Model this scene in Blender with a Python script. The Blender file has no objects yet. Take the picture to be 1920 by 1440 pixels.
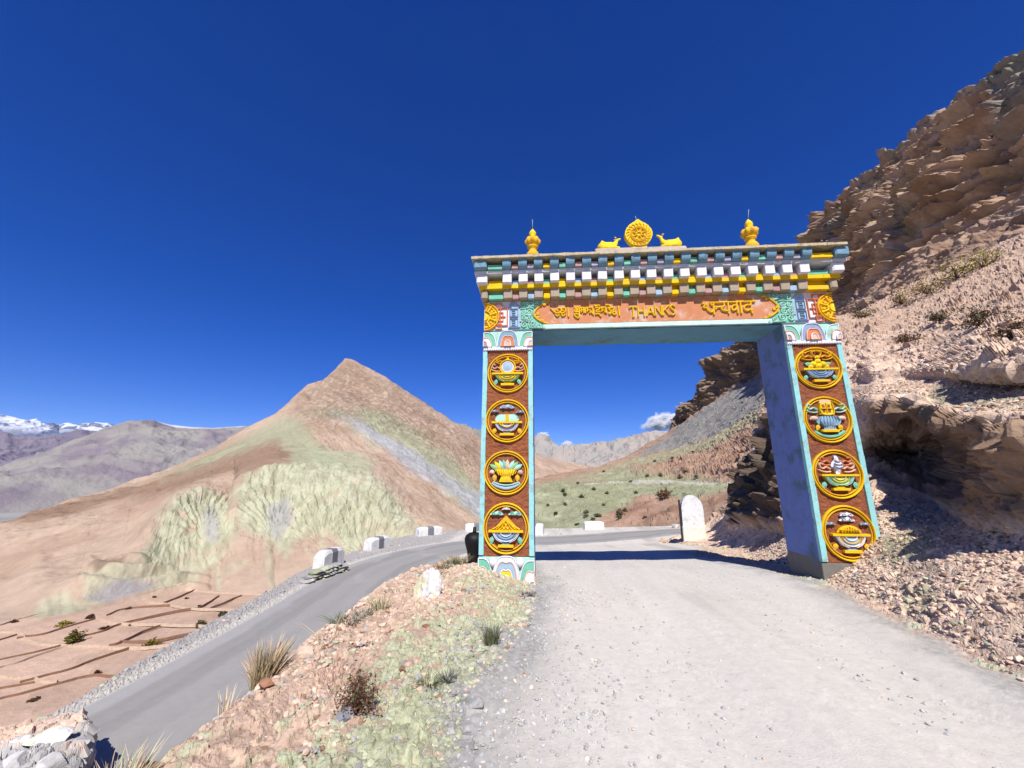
import bpy, math, random
import numpy as np
sc = bpy.context.scene
random.seed(7)
RNG = np.random.default_rng(11)
# ---------------------------------------------------------------- camera, sky, sun, exposure
F = 752.0; TH = math.atan(182/752.0); ROLL = math.radians(0.27); YAW = math.radians(4.6)
SUN = np.array([0.13, -0.85, 1.0]); SUN /= np.linalg.norm(SUN)
cd = bpy.data.cameras.new("camera"); cam = bpy.data.objects.new("camera", cd); sc.collection.objects.link(cam)
cd.sensor_width = 36.0; cd.lens = F*36.0/1920.0; cd.clip_start = 0.05; cd.clip_end = 80000
from mathutils import Matrix, Vector
_cy, _sy, _ct, _st = math.cos(YAW), math.sin(YAW), math.cos(TH), math.sin(TH)
_fw = Vector((-_sy*_ct, _cy*_ct, _st)); _rt = Vector((_cy, _sy, 0)); _up = _rt.cross(_fw)
_cr, _sr = math.cos(ROLL), math.sin(ROLL)
_r2 = _rt*_cr + _up*_sr; _u2 = -_rt*_sr + _up*_cr
cam.matrix_world = Matrix(((_r2.x, _u2.x, -_fw.x, 0), (_r2.y, _u2.y, -_fw.y, 0), (_r2.z, _u2.z, -_fw.z, 0), (0, 0, 0, 1)))
sc.camera = cam
sc.view_settings.view_transform = 'Standard'; sc.view_settings.look = 'None'
sc.view_settings.gamma = 1; sc.view_settings.exposure = 0.62
w = bpy.data.worlds.new("World"); sc.world = w; w.use_nodes = True
nt = w.node_tree; nt.nodes.clear()
sky = nt.nodes.new('ShaderNodeTexSky'); sky.sky_type = 'NISHITA'; sky.sun_disc = False
sky.sun_elevation = math.asin(SUN[2]); sky.sun_rotation = math.atan2(SUN[0], SUN[1])
sky.altitude = 4200; sky.air_density = 1.0; sky.dust_density = 0.1; sky.ozone_density = 4.0
hs = nt.nodes.new('ShaderNodeHueSaturation'); hs.inputs['Saturation'].default_value = 1.46; hs.inputs['Hue'].default_value = 0.526
gm = nt.nodes.new('ShaderNodeGamma'); gm.inputs[1].default_value = 0.85
bgn = nt.nodes.new('ShaderNodeBackground'); bgn.inputs[1].default_value = 0.118
wo = nt.nodes.new('ShaderNodeOutputWorld')
nt.links.new(sky.outputs[0], gm.inputs[0]); nt.links.new(gm.outputs[0], hs.inputs['Color']); nt.links.new(hs.outputs[0], bgn.inputs[0]); nt.links.new(bgn.outputs[0], wo.inputs[0])
sl = bpy.data.lights.new("sun", 'SUN'); sl.energy = 4.3; sl.angle = math.radians(0.5); sl.color = (1.0, 0.955, 0.89)
so = bpy.data.objects.new("sun", sl); sc.collection.objects.link(so)
so.rotation_euler = Vector(SUN).to_track_quat('Z', 'Y').to_euler()
so.location = (2, -8, 12)
sc.cycles.max_bounces = 6; sc.cycles.volume_bounces = 2
# ---------------------------------------------------------------- camera-ray maths used only to look up real positions
def ray(px, py):
    x = (px-960)/F; y = -(py-720)/F
    x, y = x*_cr - y*_sr, x*_sr + y*_cr
    d1 = _ct - y*_st; d2 = _st + y*_ct
    return np.array([x*_cy - d1*_sy, x*_sy + d1*_cy, d2])
def atZ(px, py, z): d = ray(px, py); return d*(z/d[2])
def atY(px, py, y): d = ray(px, py); return d*(y/d[1])
def atR(px, py, R): d = ray(px, py); return d*(R/math.hypot(d[0], d[1]))
def projv(P):
    q0 = P[:, 0]*_cy + P[:, 1]*_sy; q1 = -P[:, 0]*_sy + P[:, 1]*_cy; q2 = P[:, 2]
    zc = np.maximum(q1*_ct + q2*_st, 1e-3); x = q0/zc; y = (-q1*_st + q2*_ct)/zc
    return 960 + F*(x*_cr + y*_sr), 720 - F*(-x*_sr + y*_cr)
# ---------------------------------------------------------------- noise
_perm = np.random.default_rng(5).permutation(256).astype(np.int32); _perm = np.concatenate([_perm, _perm, _perm])
_grad = np.random.default_rng(6).normal(size=(256, 3)); _grad /= np.linalg.norm(_grad, axis=1)[:, None]
_h1, _h2, _h3, _h4 = np.random.default_rng(8).random((4, 256)).astype(np.float32); _gf = _grad.astype(np.float32)
def perlin(P):
    P = P.astype(np.float32); i = np.floor(P).astype(np.int32); f = P - i; i = i & 255
    u = f*f*f*(f*(f*6-15)+10); out = np.zeros(len(P), np.float32)
    for dx in (0, 1):
        wx = u[:, 0] if dx else 1-u[:, 0]; a = _perm[(i[:, 0]+dx) & 255]
        for dy in (0, 1):
            wy = u[:, 1] if dy else 1-u[:, 1]; b = _perm[a + ((i[:, 1]+dy) & 255)]
            for dz in (0, 1):
                wz = u[:, 2] if dz else 1-u[:, 2]; g = _gf[_perm[b + ((i[:, 2]+dz) & 255)]]
                out += wx*wy*wz*((f[:, 0]-dx)*g[:, 0] + (f[:, 1]-dy)*g[:, 1] + (f[:, 2]-dz)*g[:, 2])
    return out*1.5
def fbm(P, sc_, oct=4, gain=.5, ridged=False, seed=0.):
    P = np.asarray(P)*np.asarray(sc_) + seed*17.3; o = np.zeros(len(P)); a = 1.; s = 0.
    for k in range(oct):
        n = perlin(P); n = 1-2*np.abs(n) if ridged else n
        o += a*n; s += a; a *= gain; P = P*2.03 + 11.7
    return o/s
def cellnoise(P, seed=0):   # worley F1, F2, cell id, and a random tilt per cell (flat slanted facets)
    P = (np.asarray(P) + seed*7.7).astype(np.float32); i = np.floor(P-.5).astype(np.int32)
    d1 = np.full(len(P), 9., np.float32); d2 = d1.copy(); idc = np.zeros(len(P), np.float32); tl = idc.copy()
    for dx in (0, 1):
        a_ = _perm[(i[:, 0]+dx) & 255]
        for dy in (0, 1):
            b_ = _perm[(a_ + i[:, 1]+dy) & 255]
            for dz in (0, 1):
                h = _perm[(b_ + i[:, 2]+dz) & 255]
                qx = i[:, 0]+dx+.15+.7*_h1[h]-P[:, 0]; qy = i[:, 1]+dy+.15+.7*_h2[h]-P[:, 1]; qz = i[:, 2]+dz+.15+.7*_h3[h]-P[:, 2]
                d = np.sqrt(qx*qx+qy*qy+qz*qz); m = d < d1; g = _gf[h]
                t = qx*g[:, 0]+qy*g[:, 1]+qz*g[:, 2]
                d2 = np.where(m, d1, np.minimum(d2, d)); idc = np.where(m, _h4[h], idc); tl = np.where(m, t, tl); d1 = np.where(m, d, d1)
    return d1, d2, idc, tl
def sstep(x, a, b):
    t = np.clip((x-a)/(b-a), 0, 1); return t*t*(3-2*t)
def lin(c):
    c = np.asarray(c, float)/255.; return np.where(c <= .04045, c/12.92, ((c+.055)/1.055)**2.4)
# ---------------------------------------------------------------- objects
def tag(o, label=None, cat=None, group=None, kind=None):
    if label: o['label'] = label
    if cat: o['category'] = cat
    if group: o['group'] = group
    if kind: o['kind'] = kind
    return o
def empty(name, loc=(0, 0, 0), parent=None):
    o = bpy.data.objects.new(name, None); sc.collection.objects.link(o); o.location = loc; o.empty_display_size = .3
    if parent: o.parent = parent
    return o
def mesh_np(name, V, Fq, mats, col=None, smooth=True, parent=None, mi=None, loc=None):
    me = bpy.data.meshes.new(name); V = np.asarray(V, np.float32); Fq = np.asarray(Fq, np.int32); k = Fq.shape[1]
    me.vertices.add(len(V)); me.vertices.foreach_set('co', V.ravel())
    me.loops.add(Fq.size); me.loops.foreach_set('vertex_index', Fq.ravel())
    me.polygons.add(len(Fq)); me.polygons.foreach_set('loop_start', np.arange(0, Fq.size, k, dtype=np.int32))
    me.polygons.foreach_set('loop_total', np.full(len(Fq), k, np.int32))
    me.polygons.foreach_set('use_smooth', np.full(len(Fq), smooth, bool))
    if mi is not None: me.polygons.foreach_set('material_index', np.asarray(mi, np.int32))
    for m in (mats if isinstance(mats, (list, tuple)) else [mats]): me.materials.append(m)
    if col is not None:
        a = me.color_attributes.new('col', 'FLOAT_COLOR', 'POINT'); c = np.ones((len(V), 4), np.float32); c[:, :3] = col; a.data.foreach_set('color', c.ravel())
    me.update(calc_edges=True)
    o = bpy.data.objects.new(name, me); sc.collection.objects.link(o)
    if parent: o.parent = parent
    if loc is not None: o.location = loc
    return o
class MB:
    """collects shapes; build() links them as ONE mesh object"""
    def __init__(s): s.v = []; s.f = []; s.m = []; s.mats = []; s.sm = []
    def mi(s, m):
        if m not in s.mats: s.mats.append(m)
        return s.mats.index(m)
    def add(s, V, Fs, m, smooth=False):
        b = len(s.v); s.v += [tuple(map(float, p)) for p in V]; k = s.mi(m)
        for f in Fs: s.f.append([b+i for i in f]); s.m.append(k); s.sm.append(smooth)
    def box(s, x0, x1, y0, y1, z0, z1, m, bev=0., jit=0.):
        if bev <= 0:
            V = [(x, y, z) for z in (z0, z1) for y in (y0, y1) for x in (x0, x1)]
            if jit: V = [tuple(c+random.uniform(-jit, jit) for c in p) for p in V]
            s.add(V, [(0, 2, 3, 1), (4, 5, 7, 6), (0, 1, 5, 4), (2, 6, 7, 3), (0, 4, 6, 2), (1, 3, 7, 5)], m); return
        b = bev; V = []
        for sx, X in ((-1, x0), (1, x1)):
            for sy, Y in ((-1, y0), (1, y1)):
                for sz, Z in ((-1, z0), (1, z1)):
                    j = [random.uniform(-jit, jit) for _ in range(3)]
                    V += [(X+j[0], Y-sy*b+j[1], Z-sz*b+j[2]), (X-sx*b+j[0], Y+j[1], Z-sz*b+j[2]), (X-sx*b+j[0], Y-sy*b+j[1], Z+j[2])]
        def c(i, j, k, a): return ((i*2+j)*2+k)*3+a
        Fs = [[c(0, 0, 0, 0), c(0, 0, 1, 0), c(0, 1, 1, 0), c(0, 1, 0, 0)], [c(1, 0, 0, 0), c(1, 1, 0, 0), c(1, 1, 1, 0), c(1, 0, 1, 0)],
              [c(0, 0, 0, 1), c(1, 0, 0, 1), c(1, 0, 1, 1), c(0, 0, 1, 1)], [c(0, 1, 0, 1), c(0, 1, 1, 1), c(1, 1, 1, 1), c(1, 1, 0, 1)],
              [c(0, 0, 0, 2), c(0, 1, 0, 2), c(1, 1, 0, 2), c(1, 0, 0, 2)], [c(0, 0, 1, 2), c(1, 0, 1, 2), c(1, 1, 1, 2), c(0, 1, 1, 2)]]
        for i in (0, 1):
            for j in (0, 1):
                Fs += [[c(i, j, 0, 0), c(i, j, 1, 0), c(i, j, 1, 1), c(i, j, 0, 1)], [c(i, 0, j, 0), c(i, 1, j, 0), c(i, 1, j, 2), c(i, 0, j, 2)], [c(0, i, j, 1), c(1, i, j, 1), c(1, i, j, 2), c(0, i, j, 2)]]
                for k in (0, 1): Fs.append([c(i, j, k, 0), c(i, j, k, 1), c(i, j, k, 2)])
        s.add(V, Fs, m)
    def prism(s, pts, y0, y1, m, dome=0.):
        """2D outline (x,z) extruded from y0 (front) back to y1; dome pushes the centre forward"""
        n = len(pts); V = [(x, y0, z) for x, z in pts] + [(x, y1, z) for x, z in pts]
        Fs = [[i, (i+1) % n, n+(i+1) % n, n+i] for i in range(n)]
        if dome:
            cx = sum(p[0] for p in pts)/n; cz = sum(p[1] for p in pts)/n
            r1 = [(cx+(x-cx)*.75, y0-dome*.6, cz+(z-cz)*.75) for x, z in pts]; r2 = [(cx+(x-cx)*.4, y0-dome*.95, cz+(z-cz)*.4) for x, z in pts]
            V += r1 + r2 + [(cx, y0-dome, cz)]
            for i in range(n):
                j = (i+1) % n; Fs += [[i, j, 2*n+j, 2*n+i], [2*n+i, 2*n+j, 3*n+j, 3*n+i], [3*n+i, 3*n+j, 4*n]]
        else: Fs.append(list(range(n)))
        s.add(V, Fs, m, smooth=bool(dome))
    def ribbon(s, pts, wd, y, dep, m, closed=False, taper=False, sm=3):
        """raised rounded stroke along a 2D path (x,z) standing dep proud of plane y"""
        P = np.array(pts, float)
        if sm > 1 and len(P) > 2: P = catmull(P, sm, closed)
        n = len(P); T = (np.roll(P, -1, 0)-np.roll(P, 1, 0)) if closed else np.gradient(P, axis=0)
        T /= np.maximum(np.linalg.norm(T, axis=1), 1e-9)[:, None]; N = np.stack([-T[:, 1], T[:, 0]], 1)
        sec = [(-.5, 0), (-.46, .62), (-.2, 1), (.2, 1), (.46, .62), (.5, 0)]; V = []
        for i in range(n):
            k = wd if not taper else wd*(1-.75*i/(n-1.))
            for a, b in sec: V.append((P[i, 0]+N[i, 0]*a*k, y-dep*b, P[i, 1]+N[i, 1]*a*k))
        Fs = []; ns = len(sec)
        for i in range(n if closed else n-1):
            j = (i+1) % n
            for a in range(ns-1): Fs.append([i*ns+a, i*ns+a+1, j*ns+a+1, j*ns+a])
        if not closed: Fs += [list(range(ns)), list(range((n-1)*ns+ns-1, (n-1)*ns-1, -1))]
        s.add(V, Fs, m, smooth=False)
    def tube(s, pts, rad, m, n=8, smooth=True, cap=True):
        P = np.array(pts, float); rad = np.ones(len(P))*rad if np.isscalar(rad) else np.array(rad, float)
        T = np.gradient(P, axis=0); T /= np.maximum(np.linalg.norm(T, axis=1), 1e-9)[:, None]; V = []
        up = np.array([0, 0, 1.]) if abs(T[0, 2]) < .9 else np.array([1., 0, 0])
        for i in range(len(P)):
            a = np.cross(T[i], up); a /= np.linalg.norm(a); b = np.cross(T[i], a); up = -np.cross(T[i], a) if abs(T[i] @ up) > .95 else up
            for k in range(n):
                t = 2*math.pi*k/n; V.append(P[i]+rad[i]*(a*math.cos(t)+b*math.sin(t)))
        Fs = [[i*n+k, i*n+(k+1) % n, (i+1)*n+(k+1) % n, (i+1)*n+k] for i in range(len(P)-1) for k in range(n)]
        if cap: Fs += [list(range(n-1, -1, -1)), list(range((len(P)-1)*n, len(P)*n))]
        s.add(V, Fs, m, smooth)
    def lathe(s, prof, cx, cy, m, n=20, flute=0., nf=0):
        V = []
        for r, z in prof:
            for k in range(n):
                t = 2*math.pi*k/n; rr = r*(1+flute*math.cos(nf*t)); V.append((cx+rr*math.cos(t), cy+rr*math.sin(t), z))
        s.add(V, [[i*n+k, i*n+(k+1) % n, (i+1)*n+(k+1) % n, (i+1)*n+k] for i in range(len(prof)-1) for k in range(n)]+[list(range(n-1, -1, -1)), list(range((len(prof)-1)*n, len(prof)*n))], m, True)
    def build(s, name, parent=None, loc=None):
        me = bpy.data.meshes.new(name); me.from_pydata(s.v, [], s.f)
        for m in s.mats: me.materials.append(m)
        me.polygons.foreach_set('material_index', s.m); me.polygons.foreach_set('use_smooth', s.sm); me.update()
        o = bpy.data.objects.new(name, me); sc.collection.objects.link(o)
        if loc is not None:
            me.transform(Matrix.Translation(-Vector(loc))); o.location = loc
        if parent: o.parent = parent; 
        return o
def catmull(P, k, closed=False):
    n = len(P); out = []
    for i in range(n if closed else n-1):
        p0, p1, p2, p3 = (P[(i-1) % n], P[i], P[(i+1) % n], P[(i+2) % n]) if closed else (P[max(i-1, 0)], P[i], P[i+1], P[min(i+2, n-1)])
        for t in np.arange(k)/k: out.append(.5*((2*p1)+(-p0+p2)*t+(2*p0-5*p1+4*p2-p3)*t*t+(-p0+3*p1-3*p2+p3)*t**3))
    if not closed: out.append(P[-1])
    return np.array(out)
# ---------------------------------------------------------------- materials
def mat(name, col=(0.5, .5, .5), rough=.8, var=.15, nscale=6., bump=.3, bscale=40., bdist=.01, attr=False, dirt=None, dirt_amt=.5, dscale=3., dlo=.52, spec=.3, metal=0.):
    m = bpy.data.materials.new(name); m.use_nodes = True; t = m.node_tree; b = t.nodes['Principled BSDF']; L = t.links.new
    b.inputs['Roughness'].default_value = rough; b.inputs['Specular IOR Level'].default_value = spec; b.inputs['Metallic'].default_value = metal
    tc = t.nodes.new('ShaderNodeNewGeometry')
    n1 = t.nodes.new('ShaderNodeTexNoise'); n1.inputs['Scale'].default_value = nscale; n1.inputs['Detail'].default_value = 6; n1.inputs['Roughness'].default_value = .65; L(tc.outputs['Position'], n1.inputs['Vector'])
    mr = t.nodes.new('ShaderNodeMapRange'); mr.inputs[1].default_value = .25; mr.inputs[2].default_value = .75; mr.inputs[3].default_value = 1-var; mr.inputs[4].default_value = 1+var; L(n1.outputs[0], mr.inputs[0])
    mx = t.nodes.new('ShaderNodeVectorMath'); mx.operation = 'SCALE'; L(mr.outputs[0], mx.inputs['Scale'])
    if attr:
        a = t.nodes.new('ShaderNodeAttribute'); a.attribute_name = 'col'; L(a.outputs['Color'], mx.inputs[0])
    else: mx.inputs[0].default_value = col[:3]
    cur = mx.outputs[0]
    if dirt is not None:
        n2 = t.nodes.new('ShaderNodeTexNoise'); n2.inputs['Scale'].default_value = dscale; n2.inputs['Detail'].default_value = 8; n2.inputs['Roughness'].default_value = .7; L(tc.outputs['Position'], n2.inputs['Vector'])
        r = t.nodes.new('ShaderNodeMapRange'); r.inputs[1].default_value = dlo; r.inputs[2].default_value = dlo+.13; r.inputs[4].default_value = dirt_amt; L(n2.outputs[0], r.inputs[0])
        mm = t.nodes.new('ShaderNodeMix'); mm.data_type = 'RGBA'; L(r.outputs[0], mm.inputs[0]); L(cur, mm.inputs[6]); mm.inputs[7].default_value = (*dirt, 1); cur = mm.outputs[2]
    L(cur, b.inputs['Base Color'])
    if bump:
        n3 = t.nodes.new('ShaderNodeTexNoise'); n3.inputs['Scale'].default_value = bscale; n3.inputs['Detail'].default_value = 6; n3.inputs['Roughness'].default_value = .7; L(tc.outputs['Position'], n3.inputs['Vector'])
        bp = t.nodes.new('ShaderNodeBump'); bp.inputs['Strength'].default_value = bump; bp.inputs['Distance'].default_value = bdist; L(n3.outputs[0], bp.inputs['Height']); L(bp.outputs[0], b.inputs['Normal'])
    return m
# ---------------------------------------------------------------- terrain
def polydist(X, Y, poly, want_side=True):
    """distance to a polyline, side (+ left of its direction), parameter"""
    P = np.array(poly, float); best = np.full(len(X), 1e9); side = np.zeros(len(X)); par = np.zeros(len(X))
    for i in range(len(P)-1):
        a = P[i, :2]; b = P[i+1, :2]; d = b-a; L2 = d@d
        t = np.clip(((X-a[0])*d[0]+(Y-a[1])*d[1])/L2, 0, 1); dx = X-a[0]-t*d[0]; dy = Y-a[1]-t*d[1]; q = np.hypot(dx, dy)
        m = q < best; best = np.where(m, q, best); side = np.where(m, np.sign(d[0]*dy-d[1]*dx), side); par = np.where(m, i+t, par)
    return best, side, par
ASPH = catmull(np.array([(-3.2, -12), (-4.6, -2), (-5.45, 4), (-5.7, 8), (-6.1, 12), (-6.6, 15.5), (-6.5, 18.6), (-5.1, 22.3), (-2.4, 24.9), (1, 26.2), (5.4, 28.8), (10.2, 32.8), (15.5, 37), (24, 42), (40, 46)]), 6)
SHOULD = catmull(np.array([(-6.6, -12), (-7.5, -2), (-7.55, 4), (-7.6, 6.5), (-8.0, 8.2), (-8.6, 11.3), (-9.1, 14.15), (-9.7, 17), (-9.6, 22), (-8.8, 27.2), (-5.2, 31.6), (0, 33.6), (5, 36), (12, 40), (22, 46.5), (40, 51)]), 5)
def zgr(Y): return np.interp(Y, [-20, 0, 4, 7, 8.55, 10.5, 13.2, 16.4, 20, 24, 26], [-1.5, -1.62, -1.68, -1.78, -1.88, -2.02, -2.3, -2.53, -2.85, -3.3, -3.5])
def near_height(X, Y, fine=True):
    P = np.stack([X, Y, 0*X], 1)
    zg = zgr(Y) + .03*np.clip(X-2.2, -3, 4)
    # the rubble bank between the two roads
    top = sstep(X, -.2, -1.5)*np.interp(Y, [-5, 2, 4, 8.5, 9.6, 11.5, 14], [.02, .05, .12, .26, .2, 0, 0])
    up = zg + top + fbm(P, 1.1, 3)*.09*sstep(-X, .3, 1.2)*(Y < 12)
    d, sd, par = polydist(X, Y, ASPH); za = np.interp(Y, [-12, 4, 16, 30, 40, 50], [-3.55, -3.5, -3.5, -3.45, -3.9, -5.])
    wd = np.interp(Y, [-12, 8, 12, 16, 22], [1.35, 1.5, 2.2, 3.6, 5.5])
    edge = 1.62
    k = sstep(d, edge+.0, edge+wd)*(sd < 0)
    zz = za*(1-k) + np.maximum(up, za-.2)*k
    zz += np.clip(d-edge, 0, .3)*-.08*(sd > 0)
    # outer side: drop into the valley
    e, se, ep = polydist(X, Y, SHOULD); out = np.where(se > 0, e, 0)
    zz = zz - np.where(out > 0, out*.95 + .5*sstep(out, 0, .6), 0)
    zz = np.maximum(zz, -34)
    # wheel-worn gravel road
    zz += -.018*np.exp(-((X-1.1-.05*Y)/.38)**2) - .018*np.exp(-((X-3.0-.02*Y)/.38)**2)
    return zz, d, sd, out, top
naz = 1150; nr = 700
azs = np.radians(np.concatenate([np.linspace(-178, -64, 60), np.linspace(-63, 60, naz), np.linspace(61, 178, 60)]))
Rs = np.concatenate([[.03], np.geomspace(1.2, 78, nr)])
A_, R_ = np.meshgrid(azs, Rs, indexing='ij'); X = (R_*np.sin(A_)).ravel(); Y = (R_*np.cos(A_)).ravel()
Z, d_as, sd_as, out, top = near_height(X, Y)
P0 = np.stack([X, Y, Z], 1)
road_l = np.interp(Y, [-5, 2.8, 3.6, 5.1, 7.2, 9, 12, 16, 20, 24], [-.6, -.5, -.7, -.35, -.15, -.25, -1.2, -2.6, -4, -6])
road_r = np.interp(Y, [-5, 4.2, 5, 6.5, 8.3, 11, 14.5, 18, 22, 30], [3.9, 3.95, 4.15, 4.45, 4.95, 5.0, 4.7, 6.5, 9, 16])
nb = fbm(P0, 1.7, 4, seed=3); nf = fbm(P0, 7., 3, seed=4)
on_road = sstep(X + nb*.35, road_l-.25, road_l+.25)*sstep(-X + nb*.35, -road_r-.25, -road_r+.25)
asph = sstep(-d_as + nb*.05, -1.72, -1.66)
rub = (1-on_road)*(1-asph)
should = sstep(-out, -.3, .0)*(sd_as > 0)*(1-asph)
# relief: clasts on the rubble, small stones on the gravel
fine = R_.ravel() < 45
cz = np.zeros(len(X)); ids = np.zeros(len(X)); cz2 = np.zeros(len(X)); id2 = np.zeros(len(X))
f1, f2, i1, t1 = cellnoise(P0[fine]*[9., 9., 9.] + nf[fine, None]*.5); cz[fine] = np.clip(f2-f1, 0, .22)/.22*(.6+i1*i1*1.6+t1*1.1); ids[fine] = i1
g1, g2, j1, t1 = cellnoise(P0[fine]*[24, 24, 24], 3); cz2[fine] = np.clip(g2-g1, 0, .25)*4*(.6+t1); id2[fine] = j1
amp = rub*(1-.6*should)
berm = on_road*(.03*np.exp(-((X-2.0-.03*Y)/.35)**2)+.035*np.exp(-((X-road_r+.35)/.25)**2))*(Y < 12)
Z2 = Z + berm + amp*(cz*.022 + cz2*id2*.016 + nb*.06 + fbm(P0, 3.1, 3, seed=14)*.03) + should*(cz2*.03 + nf*.02) + on_road*(nf*.006 + cz2*id2*.006*sstep(nb, -.1, .4)) + asph*fbm(P0, .5, 2)*.015
Z2 += np.where(out > .2, fbm(P0, .35, 4, ridged=True)*1.1*sstep(out, .3, 4), 0)
C_tan = lin((222, 192, 168))*.72; C_green = lin((204, 206, 170))*.70; C_grey = lin((190, 188, 184))*.64; C_road = lin((226, 220, 208))*.72; C_asph = lin((180, 177, 172))*.60; C_brown = lin((150, 112, 88))*.6; C_dust = lin((198, 196, 192))*.62
def mixc(a, b, t): return a*(1-t[:, None]) + b*t[:, None]
gp = fbm(P0, .55, 4, seed=9)
green = sstep(gp*.8 + .35*nf*1.0 + .30*fbm(P0, 2.6, 3, seed=15) + .5*(ids-.5)*fine + .35*np.exp(-((X+.55)/.7)**2)*(Y < 9) + .25*sstep(-Y, -3.4, -2.2)*(X > -2.5) - .25*sstep(-X, 1.4, 2.4), .08, .30)
C = mixc(np.tile(C_tan, (len(X), 1)), C_green, green)
gg = sstep(fbm(P0, 1.3, 4, seed=12) - .12 + .45*np.exp(-((X+.35-.1*(3-Y))/.4)**2)*(Y < 5.5)+ .95*np.exp(-((X+.05)/.25)**2), .22, .5); C = mixc(C, C_grey, gg*(X < 3))
C = C*(1+.34*(ids-.5)[:, None]*(fine[:, None]))*(1+.25*(id2-.5)[:, None])
C = mixc(C, C_dust, should*.9)
# outer slope tan with grey rubble near the edge
C = mixc(C, C_tan*(1+.5*nb[:, None]), sstep(out, .4, 2.2)*.9)
# gravel road: pale wheel tracks, darker loose bands
trk = .6*np.exp(-((X-1.0-.05*Y)/.55)**2)+.6*np.exp(-((X-3.05-.02*Y)/.5)**2)
Cr = C_road*(1 + (.06*fbm(P0*[1, .35, 1], 1.2, 4, seed=21)+.05*nf+.10*(id2-.5)*sstep(nb, -.2, .3))[:, None])
Cr = mixc(Cr, C_road*.66, sstep(fbm(P0*[1, .14, 1], 1.0, 5, seed=22)-trk*.9, -.15, .4)*.75); Cr = Cr*(1+.10*fbm(P0*[1, .08, 1], 4.5, 3, seed=25))[:, None]
lm = sstep(np.abs(X-(road_l+road_r)/2)/(road_r-road_l)*2+nb*.2, .72, 1.0)*(Y < 12); Cr = mixc(Cr, C_grey*.93*(1+.5*(id2-.5)[:, None]), lm*.8)
C = mixc(C, Cr, on_road)
Ca = C_asph*(1+.06*np.sin(d_as*3.8+nb*.6)+.05*nb)[:, None]
Ca = mixc(Ca, C_dust*1.02, sstep(fbm(P0*[1, .45, 1], .9, 4, seed=24)+.55*np.exp(-((d_as-1.5)/.28)**2), .16, .5)*.6); Ca = mixc(Ca, Ca*.78, sstep(np.exp(-((d_as-.75)/.28)**2)+nb*.5, .5, .9)*.5)
C = mixc(C, Ca, asph)
C = mixc(C, C_road*.93, sstep(d_as, 1.6, 1.75)*sstep(-d_as, -2.2, -1.8)*(sd_as > 0)*.9)
P0[:, 2] = Z2
na = len(azs); nR = len(Rs); ii = np.arange(na*nR).reshape(na, nR)
Fq = np.stack([ii[:-1, :-1], ii[:-1, 1:], ii[1:, 1:], ii[1:, :-1]], -1).reshape(-1, 4)
# split by surface: gravel road, asphalt road, rubble ground (faces of one sheet, three objects edge to edge)
fa = asph[Fq].mean(1) > .5; fr = (~fa) & (on_road[Fq].mean(1) > .5)
def sub(mask, name, m):
    f = Fq[mask]; u, inv = np.unique(f, return_inverse=True); return mesh_np(name, P0[u], inv.reshape(-1, 4), m, C[u], smooth=name != 'ground')
M_ground = mat('stony_ground', attr=True, var=.16, nscale=14, bump=.7, bscale=38, bdist=.035, rough=.95, spec=.1)
M_gravel = mat('dusty_gravel', attr=True, var=.09, nscale=22, bump=.5, bscale=60, bdist=.012, rough=.95, spec=.1)
M_asph = mat('worn_asphalt', attr=True, var=.06, nscale=9, bump=.35, bscale=120, bdist=.006, rough=.9, spec=.2)
tag(sub(fr, 'gravel_road', M_gravel), kind='structure'); tag(sub(fa, 'asphalt_road', M_asph), kind='structure')
tag(sub(~(fa | fr), 'ground', M_ground), kind='structure')

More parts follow.
